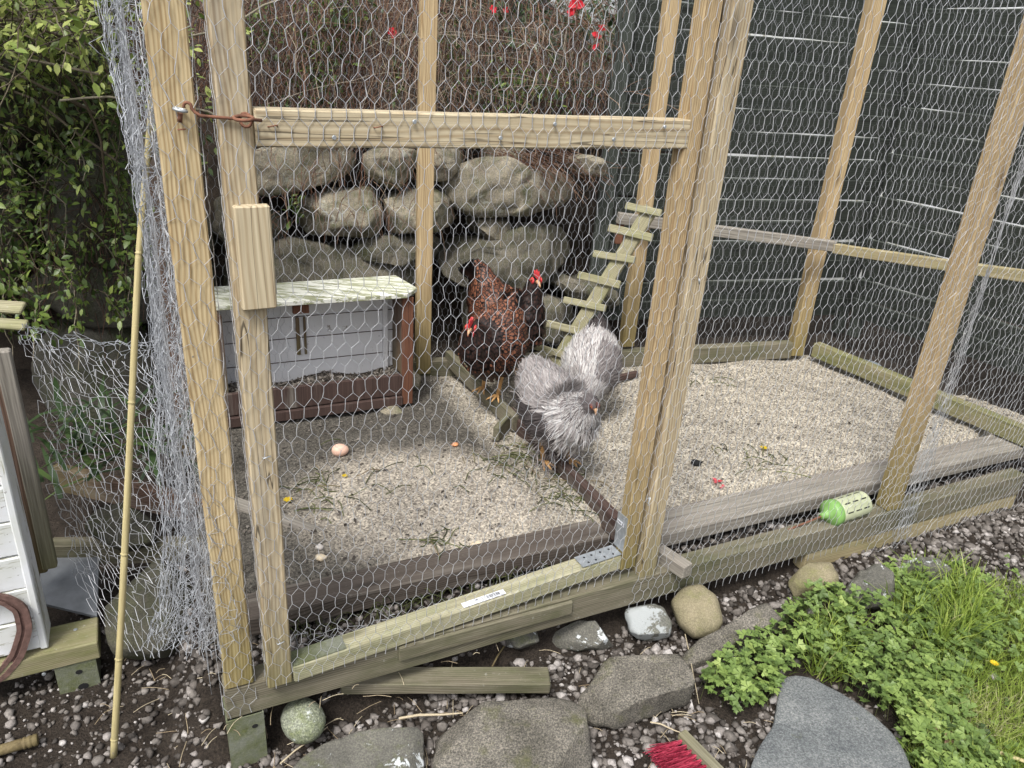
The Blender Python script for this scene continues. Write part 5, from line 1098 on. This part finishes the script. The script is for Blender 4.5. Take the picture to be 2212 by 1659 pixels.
def brown(px, py, z, yaw, s, neck, hd, label, seed, tail=(-.19, 0, .37)):
    p, Mx = henM(px, py, z, yaw, s); t = empty('brown_hen', p, label, 'hen', 'laced brown hens'); fat = 1.13
    sp = [((tail[0]-.03, 0, tail[2]+.03), .008, .03), ((tail[0], 0, tail[2]), .022, .055), ((-.13, 0, .30), .06, .085), ((-.07, 0, .255), .095, .105), ((0, 0, .225), .112, .115), ((.07, 0, .22), .105, .112), ((.125, 0, .25), .078, .09)]
    sp += [((x, y, z_), r1, r2) for (x, y, z_), r1, r2 in neck]
    sp = [(a, b*(fat if k < 8 else 1.05), c*(fat if k < 8 else 1.05)) for k, (a, b, c) in enumerate(sp)]
    henbody('body', sp, M['under_brown'], t, Mx, seed)
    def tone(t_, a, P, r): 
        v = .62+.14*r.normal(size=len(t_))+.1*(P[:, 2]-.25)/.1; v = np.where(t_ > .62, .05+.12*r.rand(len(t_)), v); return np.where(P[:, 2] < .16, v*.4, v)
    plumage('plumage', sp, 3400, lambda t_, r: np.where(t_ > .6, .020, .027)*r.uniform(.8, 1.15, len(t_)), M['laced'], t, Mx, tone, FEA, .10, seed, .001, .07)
    n = 14; a = np.linspace(-1, 1, n); D = np.column_stack([-.75-0*a, a*.30, .75-.4*np.abs(a)]); P = np.tile(np.array([tail[0]+.03, 0, tail[2]-.03]), (n, 1))+np.column_stack([0*a, a*.02, 0*a])
    R = frames(D, np.tile([0.3, 1., .2], (n, 1)))*.12; V_, F_, r_, e2 = batch(FEA[0]*np.array([1, .7, 1]), FEA[1], R, P, np.full(n, .08), FEA[2]); meshobj('tail', V_, F_, M['laced'], t, Mx, rnd=r_, edge=e2)
    o = Vector(neck[-1][0]); headbits(t, Mx, o, hd, 1.12, True, .85)
    legs(t, Mx, [(.035, .045, 0), (.00, -.04, 0)], [(.01, .045, .16), (.0, -.045, .16)])
    return t
# the near brown hen: faces left and towards us, head low; the other stands behind it, head up, facing right
brown(1062, 846, .08, 246, 1.0, [((.16, 0, .275), .052, .06), ((.178, .0, .31), .038, .042), ((.19, 0, .335), .029, .031), ((.205, 0, .345), .022, .023)], (1, .15, -.25), 'brown laced hen in front, facing left with its head low', 5, (-.15, 0, .33))
brown(1082, 800, .05, -48, 1.08, [((.145, 0, .32), .052, .058), ((.155, 0, .375), .036, .038), ((.16, 0, .415), .026, .028), ((.168, 0, .437), .021, .022)], (1, -.25, -.15), 'brown laced hen behind, head raised and facing right', 6, (-.17, 0, .37))
def grey(px, py, z, yaw, s, sp, hd, label, seed, tonefn, under, headon=True, n=5200, L=(.035, .075)):
    p, Mx = henM(px, py, z, yaw, s); t = empty('grey_hen', p, label, 'hen', 'fluffy grey hens')
    henbody('body', sp, under, t, Mx, seed)
    plumage('plumage', sp, n, lambda t_, r: np.where(t_ > .7, L[0]*1.0, L[1])*r.uniform(.6, 1.1, len(t_)), M['greyf'], t, Mx, tonefn, STRIP, .03, seed, .0, .20)
    if headon: headbits(t, Mx, Vector(sp[-1][0]), hd, .95, False, .35, 'darkface')
    return t, Mx
def t1(t_, a, P, r):
    v = .57+.09*r.normal(size=len(t_)); nk = (t_ > .56)&(t_ < .90); v = np.where(nk, .80-.25*(r.rand(len(t_)) < .38)+.07*r.normal(size=len(t_)), v); v = np.where(t_ >= .90, .30+.1*r.rand(len(t_)), v)
    wing = (t_ > .22)&(t_ < .58)&(np.abs(P[:, 1]) > .055)&(P[:, 2] < .235)&(P[:, 2] > .145); v = np.where(wing, .10+.08*r.rand(len(t_)), v); return v
spg = [((-.19, 0, .31), .02, .03), ((-.165, 0, .30), .055, .06), ((-.11, 0, .26), .09, .10), ((-.04, 0, .22), .118, .118), ((.04, 0, .19), .125, .118), ((.10, 0, .195), .105, .105), ((.145, 0, .235), .075, .082), ((.17, 0, .285), .048, .052), ((.19, 0, .31), .036, .036), ((.21, 0, .312), .027, .026)]
g1, gm = grey(1190, 985, .03, -55, .95, spg, (1, 0, -1.3), 'fluffy grey hen nearest to us with pale silvery neck feathers', 8, t1, M['under_grey'], n=15000, L=(.030, .055))
# feathered feet
legs(g1, gm, [(.05, .05, -.01), (.02, -.05, -.01)], [(.03, .05, .12), (.02, -.05, .12)], .010)
fl = np.column_stack([RS.uniform(-.03, .09, 260), RS.uniform(-.09, .09, 260), RS.uniform(.0, .10, 260)]); R = frames(RS.normal(size=(260, 3))*[.5, .5, .3]+[0, 0, -1], RS.normal(size=(260, 3)))*.05
V_, F_, r_, _ = batch(STRIP[0], STRIP[1], R, fl, RS.uniform(.3, .7, 260)); meshobj('foot_feathers', V_, F_, M['greyf'], g1, gm, rnd=r_)
def t2(t_, a, P, r):
    v = .70+.14*r.normal(size=len(t_)); v = np.where(t_ < .22, .03+.10*r.rand(len(t_))**2, v); v = np.where(np.abs(P[:, 1]) > .085, .85+.08*r.normal(size=len(t_)), v); v = np.where((P[:, 1] > .03)&(t_ > .42)&(t_ < .7), .30+.3*r.rand(len(t_)), v); return np.where(t_ > .8, .85, v)
sp2 = [((-.23, 0, .37), .015, .03), ((-.205, 0, .345), .05, .045), ((-.17, 0, .31), .075, .07), ((-.125, 0, .275), .11, .10), ((-.05, 0, .235), .13, .125), ((.03, 0, .20), .128, .125), ((.09, 0, .17), .10, .105), ((.13, 0, .13), .07, .08), ((.155, 0, .09), .045, .05), ((.17, 0, .06), .03, .03)]
grey(1266, 885, .03, -100, .88, sp2, (.6, 0, -1), 'fluffy pale grey hen with a black tail pecking behind the ladder', 9, t2, M['under_pale'], n=12000, L=(.030, .055))
# ------------------------------------------------------------------ green plastic holder on the beam
g0, g1_ = onv(1802, 1108, ((FP[0][0]-FP[1][1]*.035, FP[0][1]+FP[1][0]*.035), FP[1])), onv(1893, 1078, ((FP[0][0]-FP[1][1]*.035, FP[0][1]+FP[1][0]*.035), FP[1]))
ho = empty('plastic_holder', g0, 'pale green slotted plastic cylinder with green cap lying on the base beam', 'plastic holder')
ax = (g1_-g0).normalized(); g0 = g0+Vector((0, 0, .004)); gx = ax.cross(Vector((0, 0, 1))).normalized(); gz_ = gx.cross(ax)
def lathe(name, prof, mat, par, o, seg=32): 
    V = []; F = []
    for a, r in prof:
        for k in range(seg): t_ = 2*math.pi*k/seg; V.append(o+ax*a+(gx*math.cos(t_)+gz_*math.sin(t_))*r)
    for i in range(len(prof)-1):
        for k in range(seg): j = (k+1) % seg; F.append([i*seg+k, i*seg+j, (i+1)*seg+j, (i+1)*seg+k])
    return meshobj(name, V, F, mat, par, smooth=True)
M['plas'] = simple('pale_plastic', (.44, .47, .31), .4, 0, .25, 10, bmp=0); M['plasg'] = simple('green_plastic', (.19, .36, .10), .45, 0, .12, 20, bmp=0); M['plasy'] = simple('algae_plastic', (.30, .38, .08), .5, 0, .2, 20)
Rr = .044
bd = lathe('slotted_body', [(.0, .0), (.0, Rr*.97), (.01, Rr), (.125, Rr), (.132, Rr*.96), (.134, Rr*.8), (.134, 0)], M['plas'], ho, g0)
for ang in (20, 62, 104, 146, 188, -22, -64):
    for a0 in (.018, .055, .092):
        t_ = math.radians(ang); V = []
        for da, dt_ in [(0, -.05), (.022, -.05), (.025, 0), (.022, .05), (0, .05), (-.003, 0)]: V.append(g0+ax*(a0+da)+(gx*math.cos(t_+dt_)+gz_*math.sin(t_+dt_))*(Rr+.0006))
        meshobj('slot', V, [[0, 1, 2, 3, 4, 5]], M['black'], bd)
lathe('cap', [(-.062, .0), (-.062, .010), (-.052, .011), (-.040, .016), (-.032, .030), (-.026, Rr*.92), (-.02, Rr*1.05), (.002, Rr*1.05), (.004, Rr*1.0)], M['plasg'], ho, g0)
V, F = polytube([g0-ax*.06, g0-ax*.10+Vector((0, 0, -.004)), g0-ax*.20+Vector((0, .01, -.02))], [.003]*3, 6); meshobj('hanging_rod', V, F, M['rust'], ho)
# grey blue tub below the right beam
q_ = gsolve(1860, 815); tq = onz(1866, 812, .0)
mb = MB(); V, F = polytube([tq+Vector((.02, .03, -.04)), tq+Vector((.02, .03, .03)), tq+Vector((.02, .03, .055)), tq+Vector((.02, .03, .056))], [.055, .065, .062, .02], 20); tag(meshobj('plastic_tub', V, F, simple('blue_grey_plastic', (.30, .36, .42), .3, 0, .1, 12, bmp=0), None, smooth=True), 'blue grey plastic tub half hidden under the right hand beam', 'tub')
# ------------------------------------------------------------------ red brush
bp, bq = gsolve(1480, 1580, .045), gsolve(1600, 1700, .045); bu = (bq-bp).normalized()
brs = empty('red_brush', bp, 'broom head with red bristles and a weathered wooden block at bottom centre right', 'brush')
bs_ = Vector((-bu.y, bu.x, 0)).normalized(); bs_ = bs_ if bs_.x < 0 else -bs_
timber('brush_block', bp, bq, .022, .028, bs_*1, M['grey_trim'], brs, seed=99)
M['bristle'] = attrmat('red_bristle', [(0, (.12, .008, .02)), (.5, (.42, .03, .07)), (1, (.62, .10, .16))], .45, var=.2); S = []; T_ = []
bs_ = (-bs_ if False else bs_)
for k in range(9):
    for row in (-1, 0):
        o = bp+bu*(.015+.0165*k)+Vector((0, 0, row*.008)) + bs_*.028
        for _ in range(70):
            e_ = o+bs_*RS.uniform(.060, .095)+bu*(RS.normal()*.010-.016)+Vector((0, 0, RS.normal()*.008-.012)); m_ = o.lerp(e_, .5)+Vector(RS.normal(size=3)*.0012); o2 = o+Vector(RS.normal(size=3)*.0012); S += [(o2[:], m_[:]), (m_[:], e_[:])]; t_ = RS.rand(); T_ += [t_, t_]
v, f = tubes(np.array(S), .00075, 3); meshobj('bristles', v, f, M['bristle'], brs, rnd=np.repeat(T_, 6))
# ------------------------------------------------------------------ weeds and grass
def lobed():
    V = [(0, 0, 0)]; F = []
    for a in (-1.15, 0, 1.15):
        d = np.array([math.cos(a), math.sin(a), 0]); s = np.array([-d[1], d[0], 0]); k = len(V); l = .62 if a else .8
        V += [tuple(d*l*.35+s*.13+[0, 0, .03]), tuple(d*l*.7+s*.26+[0, 0, .05]), tuple(d*l*.78+s*.10+[0, 0, .04]), tuple(d*l*1.05+[0, 0, -.02]), tuple(d*l*.78-s*.10+[0, 0, .04]), tuple(d*l*.7-s*.26+[0, 0, .05]), tuple(d*l*.35-s*.13+[0, 0, .03])]
        F += [[0, k+1, k], [0, k+2, k+1], [0, k+3, k+2], [0, k+4, k+3], [0, k+5, k+4], [0, k+6, k+5]]
    return np.array(V), np.array(F)
LB = lobed()
M['weed'] = attrmat('weed_leaf', [(0, (.05, .085, .026)), (.45, (.15, .23, .06)), (.8, (.26, .36, .095)), (1, (.38, .46, .14))], .5, .25, var=.25, scale=120, spec=.4)
M['grass'] = attrmat('grass_blade', [(0, (.10, .16, .03)), (.5, (.26, .36, .06)), (.85, (.40, .48, .12)), (1, (.55, .52, .30))], .55, .35, var=.15)
LEAFY = [(1500, 1500), (1560, 1440), (1640, 1390), (1705, 1330), (1745, 1295), (1800, 1310), (1860, 1300), (1915, 1250), (1980, 1260), (2060, 1235), (2130, 1290), (2180, 1340), (2160, 1420), (2080, 1480), (2080, 1560), (2180, 1700), (1990, 1750), (1950, 1640), (1910, 1570), (1830, 1500), (1740, 1460), (1690, 1468), (1660, 1530), (1590, 1560), (1510, 1520)]
P = []
while len(P) < 2300:
    x, y = RS.uniform(1490, 2260), RS.uniform(1200, 1720)
    if not inpoly(x, y, LEAFY) and RS.rand() > (.05 if x > 2000 else 0): continue
    h = .09*min(1, max(.15, (2100-abs(x-1850)*1.2)/1500))*(1 if x < 2000 else .6); g = gsolve(x, y)
    P.append((g.x, g.y, g.z+.01+h*RS.rand()**.6))
P = np.array(P); n = len(P); an = RS.rand(n)*6.28; tn = np.clip(.35+.45*(P[:, 2]-P[:, 2].min())/.12*.6+RS.normal(size=n)*.17+.15*vnoise(P, 7, 50), 0, 1)
tag(leaves('leafy_weeds', P, np.column_stack([np.cos(an), np.sin(an), RS.normal(size=n)*.2]), np.column_stack([RS.normal(size=n)*.28, RS.normal(size=n)*.28-.15, np.ones(n)]), RS.uniform(.018, .036, n), M['weed'], None, tn, (LB[0], np.column_stack([LB[1], LB[1][:, 2]]))), 'dense patch of creeping lobed leaves spreading over the soil', 'weeds', None, 'stuff')
st = []
for k in RS.choice(n, 700): p = P[k]; g = float(gz(p[0], p[1])); st.append(np.array([[p[0]+RS.normal()*.01, p[1]+RS.normal()*.01, g], [p[0], p[1], p[2]-.001]]))
tag(curves('weed_stalks', st, .0009, M['wilt'], None, 3, [.4]*len(st)), 'thin green stalks under the creeping leaves', 'stalks', None, 'stuff')
GB = (np.array([[0, -.014, 0], [0, .014, 0], [.4, -.013, .06], [.4, .013, .06], [.75, -.008, .02], [.75, .008, .02], [1, 0, -.12]]), np.array([[0, 2, 3, 1], [2, 4, 5, 3], [4, 6, 5, 5]]))
P = []; D = []; S = []; T_ = []
GR = [(2100, 1250), (2400, 1320), (2600, 2000), (2050, 1900), (1960, 1600), (1900, 1480), (2020, 1400)]
while len(P) < 11000:
    x, y = RS.uniform(1700, 2330), RS.uniform(1200, 1760); k = 0
    core = inpoly(x, y, GR); tall = ((x-2010)/100)**2+((y-1330)/90)**2 < 1; th = ((x-1790)/50)**2+((y-1410)/70)**2 < 1
    if not (core or (tall and RS.rand() < .35) or (th and RS.rand() < .35) or (RS.rand() < .06 and inpoly(x, y, LEAFY))): continue
    if ((x-1800)/150)**2+((y-1600)/110)**2 < 1: continue
    g = gsolve(x, y); P.append(g[:]); a = RS.rand()*6.28; lean = RS.uniform(.2, 1.2) if not tall else RS.uniform(.1, 1.0); D.append((math.cos(a)*lean, math.sin(a)*lean, 1)); S.append(RS.uniform(.06, .16) if tall or th else RS.uniform(.03, .09)); dry = ((x-2120)/90)**2+((y-1560)/60)**2 < 1
    T_.append(np.clip((.9 if dry and RS.rand() < .6 else .52)+RS.normal()*.18, 0, 1))
U = np.array(D)*[-1, -1, 0]+[0, 0, .6]
U = np.column_stack([RS.normal(size=len(P))*.5, RS.normal(size=len(P))*.5, np.ones(len(P))*.8])
tag(leaves('grass', P, D, U, np.array(S), M['grass'], None, np.array(T_), GB), 'bright green grass blades in the lower right corner', 'grass', None, 'stuff')
for (x, y, lb) in [(2147, 1434, 'yellow dandelion flower in the bright grass at far right')]:
    g = gsolve(x, y, .05); n = 12; a = np.linspace(0, 6.28, n, endpoint=False); tag(leaves('dandelion', np.tile(g[:], (n, 1)), np.column_stack([np.cos(a), np.sin(a), .4+0*a]), np.tile([0, 0, 1.], (n, 1)), np.full(n, .014), M['yellow'], None, None, LEAF), lb, 'dandelion')
def deadleaf(x, y, r, lb, col, dz=.04): g = gsolve(x, y, dz); tag(leaves('dead_leaf', [g[:]], [[1, .4, .2]], [[.1, -.3, 1]], np.array([r]), simple('dead_leaf_'+str(x), col, .7), None, None, (LEAF[0]*np.array([1, 1.6, 3]), LEAF[1])), lb, 'leaf')
deadleaf(1900, 1385, .06, 'rust orange dead leaf among the creeping leaves', (.40, .13, .05)); deadleaf(2040, 1610, .06, 'brown dead leaf under the thin bamboo cane', (.16, .10, .06))

edge('old_plank', onz(105, 1010, .0), onz(455, 1090, .0), .09, .04, M['brown_trim'], 'brown plank lying behind the hanging netting above the mossy boulder', 120)
edge('old_plank', onz(100, 1180, -.08), onz(470, 1175, -.08), .07, .05, M['beam'], 'dark green stained plank behind the big mossy boulder', 121)

n = 900; P = []
while len(P) < n:
    x, y = RS.uniform(-1.2, 2.6), RS.uniform(1.5, 3.8)
    if inpoly(x, y, PEN) and side(x, y) > .31 and (x*.893+y*.449 < 1.06 or RS.rand() < .3): P.append((x, y))
P = np.array(P); z = fz(P[:, 0], P[:, 1])+.004
tag(leaves('floor_litter', np.column_stack([P, z]), RS.normal(size=(n, 3))*[1, 1, .2], np.tile([0, 0, 1.], (n, 1))+RS.normal(size=(n, 3))*.2, RS.uniform(.006, .022, n), M['litter'], None, RS.rand(n)*.7), 'dark scraps of dead leaf and droppings scattered on the run floor', 'litter', None, 'stuff')
